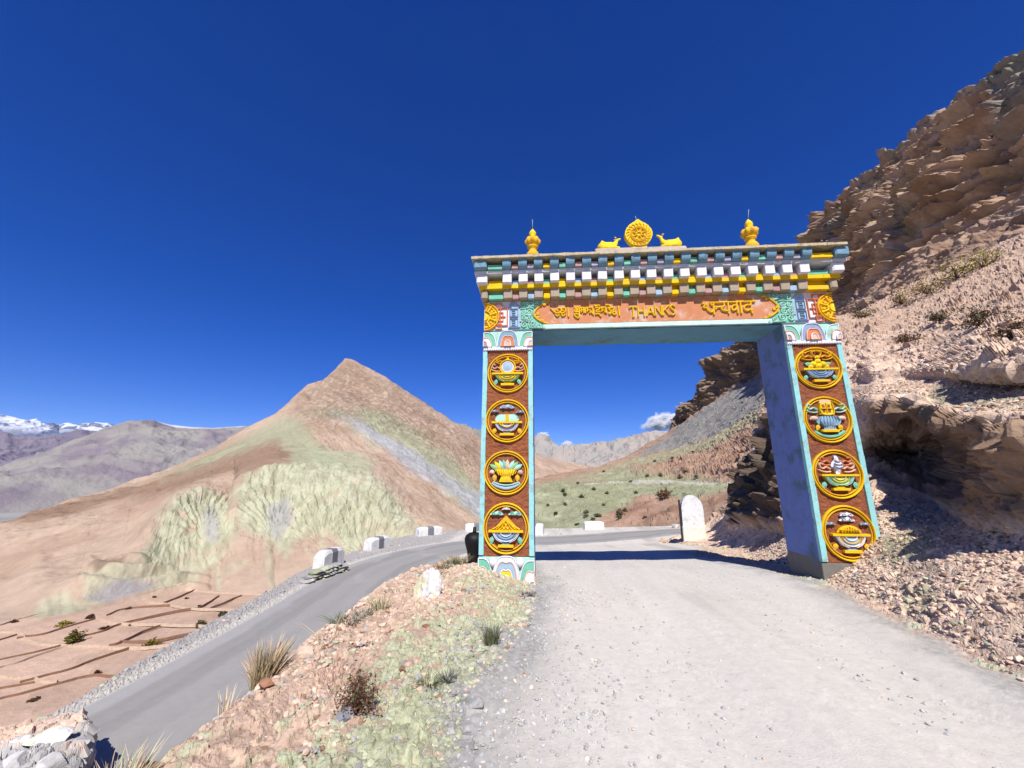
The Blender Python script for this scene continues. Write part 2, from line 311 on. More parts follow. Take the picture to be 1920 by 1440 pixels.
def skel(name, curves, az0, az1, na, nseg, disp, color, m, smooth=1.2):
    """hillside spanned between ridge / foot lines given as (px,py,R) or ('p',az,R,z)"""
    azg = np.linspace(az0, az1, na); rows = []
    for c in curves:
        q = []
        for e in c:
            if e[0] == 'p': q.append((e[1], e[2], e[3]))
            else:
                p = atR(*e); q.append((math.degrees(math.atan2(p[0], p[1])), math.hypot(p[0], p[1]), p[2]))
        q.sort(); q = np.array(q)
        R = np.interp(azg, q[:, 0], q[:, 1]); el = np.interp(azg, q[:, 0], q[:, 2]/q[:, 1])
        kk = max(1, int(smooth/(azg[1]-azg[0])*.35)); ker = np.hanning(2*kk+3)[1:-1]; ker /= ker.sum()
        R = np.convolve(np.pad(R, len(ker)//2, mode='edge'), ker, 'valid')
        rows.append(np.stack([R, R*el], 1))
    G = []; W = []
    for i in range(len(rows)-1):
        n = nseg[i]; t = (np.arange(n)/n)[None, :, None]
        p0 = rows[max(i-1, 0)]; p1 = rows[i]; p2 = rows[i+1]; p3 = rows[min(i+2, len(rows)-1)]
        cr = .5*((2*p1[:, None])+(-p0+p2)[:, None]*t+(2*p0-5*p1+4*p2-p3)[:, None]*t*t+(-p0+3*p1-3*p2+p3)[:, None]*t**3)
        li = p1[:, None]*(1-t)+p2[:, None]*t
        G.append(li*.7+cr*.3); W.append(np.tile(i+np.arange(n)/n, (na, 1)))
    G.append(rows[-1][:, None]); W.append(np.full((na, 1), len(rows)-1.)); G = np.concatenate(G, 1); W = np.concatenate(W, 1)
    A = np.radians(azg)[:, None]; P = np.stack([G[..., 0]*np.sin(A), G[..., 0]*np.cos(A), G[..., 1]], -1)
    ta = np.gradient(P, axis=0); tv = np.gradient(P, axis=1); N = np.cross(ta, tv); N /= np.maximum(np.linalg.norm(N, axis=2), 1e-9)[..., None]
    sh = P.shape[:2]; P = P.reshape(-1, 3); N = N.reshape(-1, 3); W = W.reshape(-1)
    px, py = projv(P); c = color(P, W, px, py, N)
    P2 = disp(P, N, W, px, py)
    i = np.arange(sh[0]*sh[1]).reshape(sh); Fq = np.stack([i[:-1, :-1], i[1:, :-1], i[1:, 1:], i[:-1, 1:]], -1).reshape(-1, 4)
    o = mesh_np(name, P2, Fq, m, c, smooth=name not in ('hillside', 'rubble_slope', 'mountain')); tag(o, kind='structure'); return o, P2.reshape(sh[0], sh[1], 3), W.reshape(sh)
def pmask(px, py, poly, soft=8., wob=None):
    P = np.array(poly, float); n = len(P); ins = np.zeros(len(px), bool); best = np.full(len(px), 1e9)
    for i in range(n):
        a = P[i]; b = P[(i+1) % n]; d = b-a; t = np.clip(((px-a[0])*d[0]+(py-a[1])*d[1])/(d@d), 0, 1)
        best = np.minimum(best, np.hypot(px-a[0]-t*d[0], py-a[1]-t*d[1]))
        if a[1] != b[1]:
            c = ((a[1] > py) != (b[1] > py)) & (px < (b[0]-a[0])*(py-a[1])/(b[1]-a[1])+a[0]); ins ^= c
    s = np.where(ins, best, -best)
    if wob is not None: s = s + wob
    return sstep(s, -soft, soft)
# ------------------------- pyramid mountain and terraced fields
ZF = -36.
def zpt(px, py, z=ZF):
    p = atZ(px, py, z); return ('p', math.degrees(math.atan2(p[0], p[1])), math.hypot(p[0], p[1]), z)
m0 = [('p', -75, 48, -33.5), ('p', 40, 48, -33.5)]
m1 = [('p', -75, 72, ZF), ('p', 40, 72, ZF)]
m2 = [zpt(*q) for q in [(-250, 1200), (0, 1165), (60, 1160), (150, 1148), (250, 1125), (350, 1103), (450, 1112), (545, 1110), (650, 1110), (760, 1110), (900, 1110), (1100, 1110), (1300, 1110)]]
m3 = [(-250, 1130, 300), (0, 1088, 250), (60, 1090, 220), (150, 1090, 200), (230, 1050, 205), (280, 1000, 220), (330, 948, 245), (380, 940, 250), (430, 968, 238), (450, 912, 255), (500, 894, 262), (560, 885, 268), (640, 884, 268), (690, 893, 262), (740, 928, 250), (790, 968, 235), (850, 1003, 222), (900, 1018, 225), (1000, 1005, 260), (1100, 960, 320), (1300, 950, 350)]
m4 = [(-250, 1075, 350), (0, 1020, 330), (100, 990, 350), (200, 958, 380), (300, 925, 400), (400, 892, 420), (450, 868, 420), (520, 850, 410), (600, 848, 400), (680, 850, 400), (740, 880, 370), (800, 922, 340), (860, 962, 310), (900, 988, 300), (1000, 945, 380), (1060, 915, 480), (1300, 930, 520)]
m5 = [(-250, 1060, 380), (0, 1000, 400), (100, 968, 430), (200, 935, 480), (300, 903, 530), (400, 858, 590), (500, 805, 620), (580, 762, 640), (650, 742, 660), (720, 772, 620), (800, 832, 560), (850, 882, 500), (900, 930, 460), (1000, 886, 650), (1060, 892, 750), (1300, 915, 800)]
m6 = [(-250, 1050, 400), (0, 991, 430), (58, 971, 470), (100, 957, 495), (185, 928, 540), (264, 901, 600), (343, 872, 660), (400, 845, 700), (455, 807, 720), (519, 776, 740), (553, 744, 760), (578, 720, 770), (605, 715, 775), (630, 693, 780), (647, 671, 780), (667, 677, 780), (714, 702, 770), (789, 751, 750), (839, 784, 740), (870, 802, 740), (900, 820, 740), (950, 838, 800), (1004, 851, 850), (1060, 866, 900), (1135, 879, 950), (1250, 892, 1000), (1400, 905, 1000)]
m7 = [('p', -75, 700, -120), ('p', -40, 900, -60), ('p', -30, 1000, 60), ('p', -10, 1000, 20), ('p', 40, 1300, -150)]
GULLY = [(512, 1008, 95, 130), (606, 1025, 70, 110), (385, 1010, 70, 80), (690, 1050, 80, 120)]
def pyr_disp(P, N, W, px, py):
    bad = sstep(W, 2.02, 2.4)*sstep(-W, -3.4, -2.9)*sstep(px, 225, 300)*sstep(-px, -840, -760)*.75
    n = fbm(P, .012, 5, ridged=True, seed=2); n2 = fbm(P, .05, 4, seed=5); n3 = fbm(P, .16, 3, seed=6)
    mt = sstep(W, 2.1, 2.8)
    rn = fbm(P*[1, 1, .35], .035, 5, ridged=True, seed=7); h = mt*(n*6.*sstep(-W, -5.95, -5.2) + n2*2.6 + n3*.8 + rn*3.0*sstep(W, 3, 3.6)*sstep(-W, -5.98, -5.6))
    # spurs and gullies running down the green badlands, fanning from their sinks
    rill = np.zeros(len(P))
    for gx, gy, rx, ry in GULLY:
        dx = (px-gx); dy = (gy-py); r = np.hypot(dx/rx, dy/ry); th = np.arctan2(dy, dx)
        wgt = np.exp(-(r/1.0)**4)*sstep(dy, -30, 20)
        u1 = th*4.2+n*1.2+n2*.9+gx; u2 = th*11+n2*1.6+n3+gx; t1_ = 1-np.abs(2*(u1 % 1)-1); t2_ = 1-np.abs(2*(u2 % 1)-1)
        h += wgt*bad*((2.6*t1_+.9*t2_)*np.clip(r, .12, 1)-3.6*(1-np.clip(r, 0, 1))); rill = np.maximum(rill, wgt*bad*(sstep(-t1_, -.22, -.04)+.55*sstep(-t2_, -.3, -.05)))
        h -= .9*np.exp(-((px-gx-(py-gy)*.12+n2*16)/7.)**2)*(gx > 300)*sstep(py, gy-10, gy+20)*(W > 2)*sstep(-W, -3.2, -2.6)
    h += bad*np.maximum(fbm(np.stack([px*.055, py*.03, n2], 1), 1., 4, ridged=True, seed=77), -.4)*1.5
    # ragged rock bands under the summit
    rock = pmask(px, py, [(560, 740), (650, 680), (800, 760), (905, 830), (905, 930), (800, 860), (700, 800), (600, 820), (550, 790)], 25, n2*25)
    st = fbm(P*[1, 1, 1.6], .07, 4, ridged=True, seed=8); h += rock*(st*2.4+fbm(P*[1, 1, 1.5], .2, 3, ridged=True, seed=9)*1.2)
    bdg = fbm(np.stack([(.8*py-.6*px)*.11, (.8*px+.6*py)*.016, 0*px], 1), 1., 3, ridged=True, seed=37); h += bdg*2.2*sstep(px, 520, 640)*sstep(W, 3.2, 4.2)*sstep(-W, -5.97, -5.7)
    # near strata band at the fields' edge
    h += pmask(px, py, [(140, 1130), (170, 1060), (240, 1050), (330, 1070), (430, 1090), (350, 1110), (230, 1130)], 8, n2*8)*(np.sin(P[:, 2]*2.2+n2*3)*.9+st*1.5)
    fld = sstep(-W, -2.05, -1.95)*sstep(W, .9, 1.1)
    k = np.where(fld > .5, n2*.25, h)
    D = N*k[:, None]; D[:, :2] *= .55
    return P + D
c_tan = lin((212, 186, 162))*.62; c_tan2 = lin((200, 170, 146))*.60; c_brn = lin((172, 142, 118))*.6; c_grn = lin((184, 188, 154))*.64; c_lgrn = lin((212, 216, 182))*.66; c_gry = lin((182, 182, 182))*.66; c_lil = lin((176, 172, 186))*.62; c_rock = lin((150, 128, 108))*.58
def pyr_col(P, W, px, py, N):
    n = fbm(P, .02, 4, seed=31); n2 = fbm(P, .09, 4, seed=32); wob = n*14+n2*9
    C = mixc(np.tile(c_tan, (len(P), 1)), c_tan2, sstep(n, -.2, .3))
    C = mixc(C, c_brn*.88, pmask(px, py, [(0, 990), (150, 950), (300, 900), (450, 830), (560, 800), (590, 850), (560, 880), (440, 905), (330, 935), (200, 965), (60, 1000)], 14, wob)*.85)
    C = mixc(C, c_grn, pmask(px, py, [(300, 905), (420, 850), (520, 790), (560, 790), (590, 840), (640, 880), (560, 885), (520, 835), (440, 860), (380, 885)], 14, wob)*.75)
    C = mixc(C, c_grn, pmask(px, py, [(560, 780), (620, 770), (700, 800), (720, 830), (700, 850), (640, 800)], 12, wob)*.7)
    C = mixc(C, c_grn, pmask(px, py, [(660, 770), (740, 790), (850, 870), (900, 930), (900, 985), (860, 960), (760, 870), (690, 820)], 10, wob)*.85)
    C = mixc(C, c_gry, pmask(px, py, [(622, 790), (660, 795), (760, 850), (850, 910), (905, 940), (905, 1000), (850, 945), (770, 900), (720, 850), (660, 812)], 9, wob*.7)*.95)
    C = mixc(C, c_grn, pmask(px, py, [(575, 860), (660, 850), (700, 880), (690, 900), (600, 885)], 9, wob)*.8)
    ba = pmask(px, py, [(445, 1005), (448, 925), (500, 893), (560, 884), (640, 884), (690, 893), (735, 930), (770, 985), (760, 1010), (700, 1000), (660, 1060), (620, 1000), (560, 1010), (535, 1050), (500, 1010)], 12, wob*1.1)
    ba = np.maximum(ba, pmask(px, py, [(250, 1055), (290, 1000), (330, 950), (375, 935), (430, 960), (450, 1010), (430, 1030), (395, 1045), (340, 1050), (320, 1075), (270, 1075)], 12, wob*1.1))
    ba = np.maximum(ba, .7*pmask(px, py, [(150, 1140), (160, 1080), (250, 1060), (380, 1080), (360, 1105), (240, 1120)], 8, wob))
    ba = np.maximum(ba, .8*pmask(px, py, [(60, 1165), (70, 1130), (120, 1120), (170, 1140), (120, 1160)], 8, wob))
    ba = np.maximum(ba, .8*pmask(px, py, [(560, 1010), (640, 990), (760, 1000), (830, 1040), (760, 1110), (640, 1110), (600, 1060)], 12, wob*1.3)*sstep(fbm(P*[1, 1, .5], .06, 4, seed=38), -.12, .12))
    ba = np.maximum(ba, .8*pmask(px, py, [(240, 1060), (340, 1040), (450, 1030), (460, 1060), (330, 1110), (200, 1125)], 12, wob*1.3)*sstep(fbm(P*[1, 1, .5], .06, 4, seed=39), -.2, .1))
    for gx, wd in ((505, 8), (606, 7), (405, 7)):
        ba = np.maximum(ba, np.exp(-((px-gx-(py-1050)*.12-n2*8)/wd)**2)*sstep(py, 1000, 1020)*(W > 2)*.5)
    ba = np.maximum(ba, pmask(px, py, [(690, 1000), (730, 960), (790, 1000), (840, 1030), (700, 1040)], 8, wob)*.75)
    C = mixc(C, mixc(np.tile(c_lgrn, (len(P), 1)), mixc(np.tile(c_grn, (len(P), 1)), c_tan, sstep(n2, .15, .4)), sstep(fbm(np.stack([px*.07, py*.05, n2*.6], 1), 1., 4, seed=36), -.2, .25)), ba*.8)
    for gx, gy, rx, ry in GULLY:   # rill shading painted as pale and dark streaks fanning up from each gully head
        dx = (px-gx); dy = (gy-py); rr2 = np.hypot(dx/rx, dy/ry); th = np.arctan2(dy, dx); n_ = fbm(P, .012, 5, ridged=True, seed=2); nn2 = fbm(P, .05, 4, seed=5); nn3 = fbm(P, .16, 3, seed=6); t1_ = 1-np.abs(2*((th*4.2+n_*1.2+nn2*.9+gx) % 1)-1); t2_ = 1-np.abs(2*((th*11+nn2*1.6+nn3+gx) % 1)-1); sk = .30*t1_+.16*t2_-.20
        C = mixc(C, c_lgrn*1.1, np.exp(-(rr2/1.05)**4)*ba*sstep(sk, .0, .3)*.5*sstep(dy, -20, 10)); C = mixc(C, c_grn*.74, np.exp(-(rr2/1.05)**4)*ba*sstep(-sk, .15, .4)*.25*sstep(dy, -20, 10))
    C = mixc(C, c_lil, pmask(px, py, [(500, 960), (540, 940), (545, 985), (520, 1010), (505, 1000)], 9, wob*.8)*.5)
    C = mixc(C, c_lil, pmask(px, py, [(375, 975), (395, 965), (410, 1000), (405, 1030), (390, 1030)], 9, wob*.8)*.5)
    C = mixc(C, c_lil*.85, pmask(px, py, [(160, 1125), (220, 1100), (290, 1100), (260, 1120), (200, 1130)], 8, wob*.7)*.65)
    C = mixc(C, c_brn*.75, pmask(px, py, [(165, 1075), (200, 1055), (240, 1055), (230, 1070), (190, 1085)], 5, wob*.4)*.7)
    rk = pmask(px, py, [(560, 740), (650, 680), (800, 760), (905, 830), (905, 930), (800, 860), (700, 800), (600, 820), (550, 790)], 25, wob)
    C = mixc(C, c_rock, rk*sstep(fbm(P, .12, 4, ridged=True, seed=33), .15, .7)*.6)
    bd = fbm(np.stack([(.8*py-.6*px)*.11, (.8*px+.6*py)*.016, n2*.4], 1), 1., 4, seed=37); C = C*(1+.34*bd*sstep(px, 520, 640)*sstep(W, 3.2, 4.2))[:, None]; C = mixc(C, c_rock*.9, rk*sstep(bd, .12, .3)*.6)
    # faint stripes of bedding on the lower left slope
    st = np.sin((py+.42*px)*.16+n*5); C = C*(1+.07*sstep(st, .2, 1)*(px < 470)*(W > 2.1)*-1)[:, None]
    fl = sstep(-W, -2.03, -1.97); fc_ = np.floor(P[:, 0]/26+.35*np.floor(P[:, 1]/17))*7.1+np.floor(P[:, 1]/17)*3.3; tone = 1+.10*np.sin(fc_*2.1)+.16*n2+.10*n+.05*np.sin((P[:, 1]+.3*P[:, 0])*2.4+n2*2); C = mixc(C, lin((216, 184, 160))*.68*tone[:, None], fl)
    return C*(1+.12*n2)[:, None]
M_mtn = mat('mountain_scree', attr=True, var=.10, nscale=.35, bump=.5, bscale=.9, bdist=.6, rough=.97, spec=.05)
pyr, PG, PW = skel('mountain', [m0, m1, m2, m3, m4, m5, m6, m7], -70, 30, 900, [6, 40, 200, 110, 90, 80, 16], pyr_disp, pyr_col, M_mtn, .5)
# ------------------------- hillside, scree and cliffs seen through and beside the gate
b0 = [('p', -12, 50, -24), ('p', 19, 50, -24), (1340, 1200, 46), (1400, 1050, 48), (1480, 960, 50), (1640, 860, 56), (1920, 650, 60), (2250, 500, 60)]
b1 = [(860, 1010, 78), (960, 1003, 75), (1100, 1000, 72), (1200, 995, 70), (1283, 985, 66), (1340, 975, 62), (1480, 880, 62), (1640, 720, 64), (1750, 620, 66), (1920, 520, 66), (2250, 400, 66)]
b2 = [(860, 990, 90), (960, 955, 98), (1010, 930, 105), (1060, 919, 112), (1100, 908, 118), (1170, 906, 122), (1250, 907, 116), (1330, 911, 105), (1400, 917, 95), (1480, 840, 88), (1640, 690, 80), (1750, 590, 79), (1920, 480, 78), (2250, 350, 78)]
b2b = [(q[0], q[1]-.9 if q[0] > 1050 else q[1], q[2]+(3.6 if 1050 < q[0] < 1450 else .8)) for q in b2]
b3 = [(860, 985, 95), (960, 935, 110), (1010, 902, 165), (1060, 891, 200), (1120, 881, 230), (1180, 867, 240), (1250, 852, 230), (1330, 830, 200), (1380, 806, 182), (1430, 782, 162), (1480, 740, 140), (1541, 640, 110), (1640, 600, 95), (1750, 530, 90), (1850, 475, 86), (1920, 440, 84), (2250, 300, 84)]
b4 = [(860, 984, 98), (960, 933, 115), (1010, 900, 175), (1060, 889, 240), (1120, 879.5, 300), (1180, 856, 330), (1250, 815, 330), (1270, 801, 325), (1300, 779, 310), (1330, 757, 300), (1380, 727, 280), (1425, 705, 260), (1480, 650, 225), (1541, 590, 165), (1600, 555, 128), (1640, 535, 114), (1700, 500, 107), (1750, 470, 103), (1850, 425, 97), (1920, 385, 94), (2250, 240, 90)]
b5 = [(860, 983.5, 99), (960, 932, 117), (1010, 899, 178), (1060, 888.5, 242), (1120, 879, 302), (1180, 855, 332), (1250, 814, 332), (1268, 793, 328), (1280, 772, 322), (1310, 738, 312), (1340, 705, 302), (1380, 672, 286), (1425, 640, 264), (1480, 580, 232), (1541, 490, 178), (1600, 440, 143), (1640, 410, 129), (1700, 360, 119), (1750, 325, 113), (1850, 275, 105), (1920, 235, 101), (2250, 60, 96)]
b6 = [(860, 983, 100), (960, 931, 118), (1010, 898, 180), (1060, 888, 245), (1120, 878.5, 305), (1180, 854, 335), (1250, 813, 334), (1266, 792, 332), (1272, 772, 330), (1300, 738, 325), (1318, 700, 320), (1335, 678, 315), (1360, 652, 310), (1400, 625, 295), (1425, 600, 280), (1480, 520, 250), (1522, 462, 205), (1545, 402, 190), (1580, 372, 175), (1600, 345, 165), (1680, 300, 148), (1720, 260, 140), (1770, 210, 132), (1800, 180, 128), (1850, 150, 122), (1900, 110, 118), (1920, 95, 116), (2000, 30, 112), (2250, -160, 108)]
b5 = [(q[0], q[1]+(5 if q[0] < 1255 else 0), q[2]+(4 if q[0] < 1255 else 0)) for q in b5]; b6 = [(q[0], q[1]+(12 if q[0] < 1255 else 0), q[2]+(10 if q[0] < 1255 else 0)) for q in b6]
b7 = [('p', -12, 300, -70), ('p', 15, 480, -60), ('p', 22, 480, 30), ('p', 30, 400, 100), ('p', 45, 230, 75), ('p', 62, 210, 70)]
def cliff_amt(W): return sstep(W, 4.9, 5.15)*sstep(-W, -7.2, -6.95)
def hill_disp(P, N, W, px, py):
    n = fbm(P, .04, 4, seed=41); n2 = fbm(P, .16, 4, seed=42); R = np.hypot(P[:, 0], P[:, 1]); cl = cliff_amt(W)*sstep(px, 1256, 1272)
    right = sstep(px, 1450, 1560); low = 1-cl
    kk = np.where(px < 1480, 1.0, 0.)
    slope = low*(n*1.2+n2*.45)*sstep(R, 55, 75)
    slope *= np.where((W > 1.9) & (W < 3.15) & (px < 1440) & (px > 1060), .12, 1)
    lump = pmask(px, py, [(1280, 850), (1440, 770), (1440, 915), (1330, 900), (1200, 898), (1150, 880)], 15, n*20); slope += low*lump*np.clip(fbm(P, .22, 4, ridged=True, seed=43), -.2, 1)*2.0
    # bedded cliff: courses stepping in and out, joints, overhangs
    sz = np.where(R > 170, .45, 1.0)[:, None]; Q = (P+n2[:, None]*1.2)*sz
    zb = Q[:, 2]*.30 + n*2.2 + Q[:, 0]*.04+fbm(P, .012, 2, seed=49)*2; saw = (zb % 1); saw = np.minimum((1-saw)/.84, saw/.16); zb2 = Q[:, 2]*.95+n2*2.4+n*2+Q[:, 0]*.1; saw2 = (zb2 % 1); saw2 = np.minimum((1-saw2)/.82, saw2/.18)
    def fc(f, sd, e=.16):
        c1, c2, ci, ct = cellnoise(Q*f, sd); return np.clip(c2-c1, 0, e)/e, ci, ct
    e1, i1, t1 = fc([.10, .10, .22], 5); e2, i2, t2 = fc([.32, .32, .6], 8); e3, i3, t3 = fc([.9, .9, 1.5], 9)
    big = fbm(P*[1, 1, .55], .03, 4, ridged=True, seed=44); am = np.where(R > 170, 2.1, 1.)
    k = cl*am*(saw*1.9*(.35+sstep(n2, -.3, .3))+saw2*.6*sstep(n, -.25, .25)+e1*((i1-.5)*3.0+t1*1.6)+e2*((i2-.5)*1.2+t2*.7)+e3*((i3-.5)*.5+t3*.3)+big*2.6+n2*.3 - 2.2)*np.where(W > 6.9, .6, 1)
    zc = Q[:, 2]*.105+n*1.1+Q[:, 0]*.012; sc3 = zc % 1; sc3 = np.minimum((1-sc3)/.8, sc3/.2)
    e5, i5, t5 = fc([.24, .24, .045], 14, .12); k = k + cl*am*e5*((i5-.5)*2.2+t5*1.0)
    k = k + cl*am*(sc3-.6)*3.4*np.where(W > 6.9, .3, 1)
    right2 = right*low*sstep(W, 3.0, 4.4); k = k + right2*(np.clip(fbm(P*[1, 1, 2], .14, 5, ridged=True, seed=47), -.3, 1)*2.0 + e2*((i2-.5)*.8+t2*.8))
    # boulders and runnels on the open slopes
    k += low*(1-right)*(np.maximum(fbm(P*[1, 1, .5], .07, 4, ridged=True, seed=48), -.2)*1.5*np.where((W > 1.9) & (W < 3.15), .0, 1) + e3*(i3 > .8)*.35)*sstep(R, 55, 75)
    D = N*(slope+k)[:, None]
    return P + D
def hill_col(P, W, px, py, N):
    n = fbm(P, .035, 4, seed=51); n2 = fbm(P, .18, 4, seed=52); n3 = fbm(P*[.6, .6, 2.6], .25, 4, seed=53); wob = n*16+n2*8; cl = cliff_amt(W)*sstep(px, 1256, 1272)
    C = mixc(np.tile(lin((202, 168, 144))*.6, (len(P), 1)), lin((178, 142, 118))*.58, sstep(n2, -.1, .4))
    gr = pmask(px, py, [(950, 1010), (960, 930), (1060, 905), (1160, 893), (1290, 900), (1400, 915), (1300, 955), (1200, 940), (1120, 985), (1100, 1015)], 8, wob)
    gr = np.maximum(gr, pmask(px, py, [(1080, 905), (1180, 868), (1260, 840), (1300, 830), (1330, 838), (1250, 880), (1180, 890)], 8, wob)*.7)
    gr = np.maximum(gr, pmask(px, py, [(1250, 845), (1330, 826), (1440, 770), (1440, 800), (1340, 850), (1270, 865)], 6, wob)*.7)
    C = mixc(C, mixc(np.tile(lin((174, 178, 142))*.58, (len(P), 1)), lin((196, 200, 164))*.6, sstep(n2, -.2, .4)), gr*.95)
    sc_ = pmask(px, py, [(1200, 855), (1262, 812), (1300, 782), (1340, 754), (1430, 700), (1440, 775), (1380, 806), (1330, 828), (1250, 848)], 5, wob*.5)
    C = mixc(C, lin((176, 172, 164))*.56, sc_*(1-cl))
    cc = mixc(np.tile(lin((206, 176, 148))*.76, (len(P), 1)), lin((176, 144, 118))*.66, sstep(n3, -.15, .3))
    lay = fbm(np.stack([P[:, 0]*.02, P[:, 1]*.02, P[:, 2]*.35+n*1.5], 1), 1., 4, seed=57); cc = cc*(1+.5*lay)[:, None]
    cc = mixc(cc, lin((162, 158, 150))*.64, sstep(fbm(P*[1, 1, 1.4], .03, 4, seed=54)+.25*pmask(px, py, [(1850, 100), (1990, 60), (1990, 260), (1870, 300)], 20, wob), .08, .3)*.85)
    cc = mixc(cc, lin((166, 166, 134))*.62, sstep(fbm(P, .06, 4, seed=55), .15, .45)*.6)
    far = sstep(np.hypot(P[:, 0], P[:, 1]), 190, 240); cc = mixc(cc, lin((140, 128, 114))*.54, far*.6)
    rt = sstep(px, 1480, 1540)*sstep(W, 3.0, 4.6); C = mixc(C, cc, np.maximum(cl, rt*.8))
    rd = ((W > 1.97) & (W < 3.03) & (px > 1095) & (px < 1430)); C[rd] = lin((212, 208, 190))*.62
    return C*(1+.16*n3)[:, None]
M_cliff = mat('bedded_rock', attr=True, var=.2, nscale=.9, bump=.8, bscale=2.2, bdist=.35, rough=.95, spec=.08)
hill, HG, HW = skel('hillside', [b0, b1, b2, b2b, b3, b4, b5, b6, b7], -8.4, 62, 820, [14, 60, 6, 80, 80, 150, 150, 14], hill_disp, hill_col, M_cliff, .5)
# ------------------------- near rubble bank with the undercut hollow, beside the right pillar
def gz(x, y): return float(near_height(np.array([float(x)]), np.array([float(y)]))[0][0])
def on_ground(px, py, r0=2.5, r1=60.):
    """where a sight line meets the road-side ground"""
    d = ray(px, py); h = math.hypot(d[0], d[1]); Rr = np.geomspace(r0, r1, 1500); X_ = d[0]/h*Rr; Y_ = d[1]/h*Rr; Z_ = near_height(X_, Y_)[0]
    k = np.argmax(d[2]/h*Rr <= Z_); return np.array([X_[k], Y_[k], Z_[k]])
def footp(px, py):
    p = on_ground(px, py); return ('p', math.degrees(math.atan2(p[0], p[1])), math.hypot(p[0], p[1])*.985, p[2]-.22)
a0 = [footp(*q) for q in [(1268, 1020), (1283, 1024), (1330, 1036), (1383, 1052), (1440, 1070), (1480, 1082), (1541, 1100), (1640, 1152), (1800, 1242), (1920, 1312)]]+[('p', 60, 4.6, -2.0), ('p', 80, 4.0, -1.95), ('p', 115, 4.2, -1.9)]
a1 = [(1255, 1030, 15.3), (1283, 1016, 15.4), (1383, 1030, 14.4), (1480, 1036, 13.0), (1541, 1060, 11.2), (1640, 1058, 9.9), (1680, 1052, 9.6), (1750, 1062, 8.7), (1850, 1090, 7.7), (1920, 1112, 7.2), ('p', 60, 5.9, -1.0), ('p', 80, 5.2, -.9), ('p', 115, 5.4, -.9)]
a2 = [(1255, 1029, 15.5), (1283, 1012, 16.2), (1340, 1000, 17), (1400, 990, 16.6), (1480, 1000, 15), (1541, 975, 13.6), (1600, 940, 13), (1640, 925, 13), (1700, 930, 13.2), (1750, 945, 12.9), (1800, 975, 11.2), (1850, 1000, 9.7), (1920, 1006, 8.8), ('p', 60, 7.6, -.3), ('p', 80, 7, -.1), ('p', 115, 7, -.1)]
a3 = [(1255, 1028.5, 15.6), (1283, 1011, 16.4), (1330, 992, 17.6), (1355, 975, 17.8), (1378, 945, 17.6), (1412, 890, 17.2), (1480, 870, 16.4), (1541, 880, 15), (1600, 880, 14.8), (1640, 850, 15.8), (1700, 850, 16.6), (1750, 850, 15.6), (1800, 860, 12.6), (1850, 870, 10.2), (1920, 880, 8.8), ('p', 60, 7.5, .6), ('p', 80, 7, .8), ('p', 115, 7, .8)]
a4 = [(1255, 1028, 15.7), (1283, 1010, 16.6), (1330, 990, 17.8), (1355, 973, 18.1), (1380, 935, 18), (1414, 865, 17.6), (1480, 800, 17.2), (1541, 810, 16.3), (1600, 820, 15.4), (1640, 795, 14.6), (1700, 778, 13.2), (1750, 785, 12.2), (1800, 800, 10.7), (1850, 815, 9.4), (1920, 822, 8.2), ('p', 60, 7.0, 1.0), ('p', 80, 6.6, 1.3), ('p', 115, 6.6, 1.3)]
a5 = [(1255, 1027.5, 15.8), (1283, 1009, 16.8), (1330, 989, 18.0), (1355, 972, 18.4), (1382, 932, 18.4), (1416, 855, 18.2), (1436, 800, 18.6), (1480, 740, 18.4), (1541, 740, 17.4), (1600, 750, 16), (1640, 755, 14.4), (1700, 750, 13.3), (1750, 761, 12.4), (1800, 778, 11), (1850, 790, 9.8), (1920, 796, 8.7), ('p', 60, 7.3, 1.2), ('p', 80, 6.9, 1.5), ('p', 115, 6.9, 1.5)]
a6 = [(1255, 1027, 16), (1283, 1008, 17), (1330, 988, 18.2), (1355, 971, 18.7), (1383, 930, 18.9), (1418, 850, 19), (1440, 790, 19.4), (1480, 720, 19.6), (1541, 712, 18.8), (1600, 715, 17.6), (1640, 718, 16.4), (1700, 714, 16.1), (1750, 714, 15), (1800, 714, 13.8), (1850, 717, 13.0), (1920, 724, 12.2), ('p', 60, 10, 2.0), ('p', 80, 9.4, 2.3), ('p', 115, 9.4, 2.3)]
a7 = [(1255, 1026.5, 16.2), (1283, 1007, 17.2), (1330, 987, 18.4), (1355, 970, 19), (1384, 929, 19.4), (1420, 846, 19.8), (1443, 780, 20.4), (1480, 700, 21), (1541, 682, 20), (1600, 684, 18.6), (1640, 692, 17.2), (1700, 692, 16.8), (1750, 690, 15.6), (1800, 690, 13.9), (1850, 690, 12.0), (1920, 690, 11), ('p', 60, 9.6, 2.6), ('p', 80, 9, 2.8), ('p', 115, 9, 2.8)]
a8 = [(1255, 1026, 16.5), (1283, 1006, 17.5), (1330, 986, 18.8), (1355, 969, 19.5), (1385, 928, 20.4), (1422, 842, 21), (1446, 770, 23), (1480, 660, 27), (1541, 622, 27), (1600, 612, 26), (1640, 610, 25), (1700, 600, 25), (1750, 590, 24), (1850, 570, 22), (1920, 560, 21), ('p', 60, 19, 5.6), ('p', 80, 18, 6), ('p', 115, 18, 6)]
a9 = [(1255, 1025, 17), (1283, 1005, 18), (1330, 985.5, 19.3), (1355, 968, 21), (1386, 927, 22), (1424, 840, 24), (1450, 755, 30), (1480, 645, 40), (1541, 602, 45), (1600, 594, 44), (1640, 575, 46), (1700, 542, 48), (1750, 517, 48), (1850, 472, 46), (1920, 440, 44), ('p', 60, 40, 17), ('p', 80, 38, 17), ('p', 115, 38, 17)]
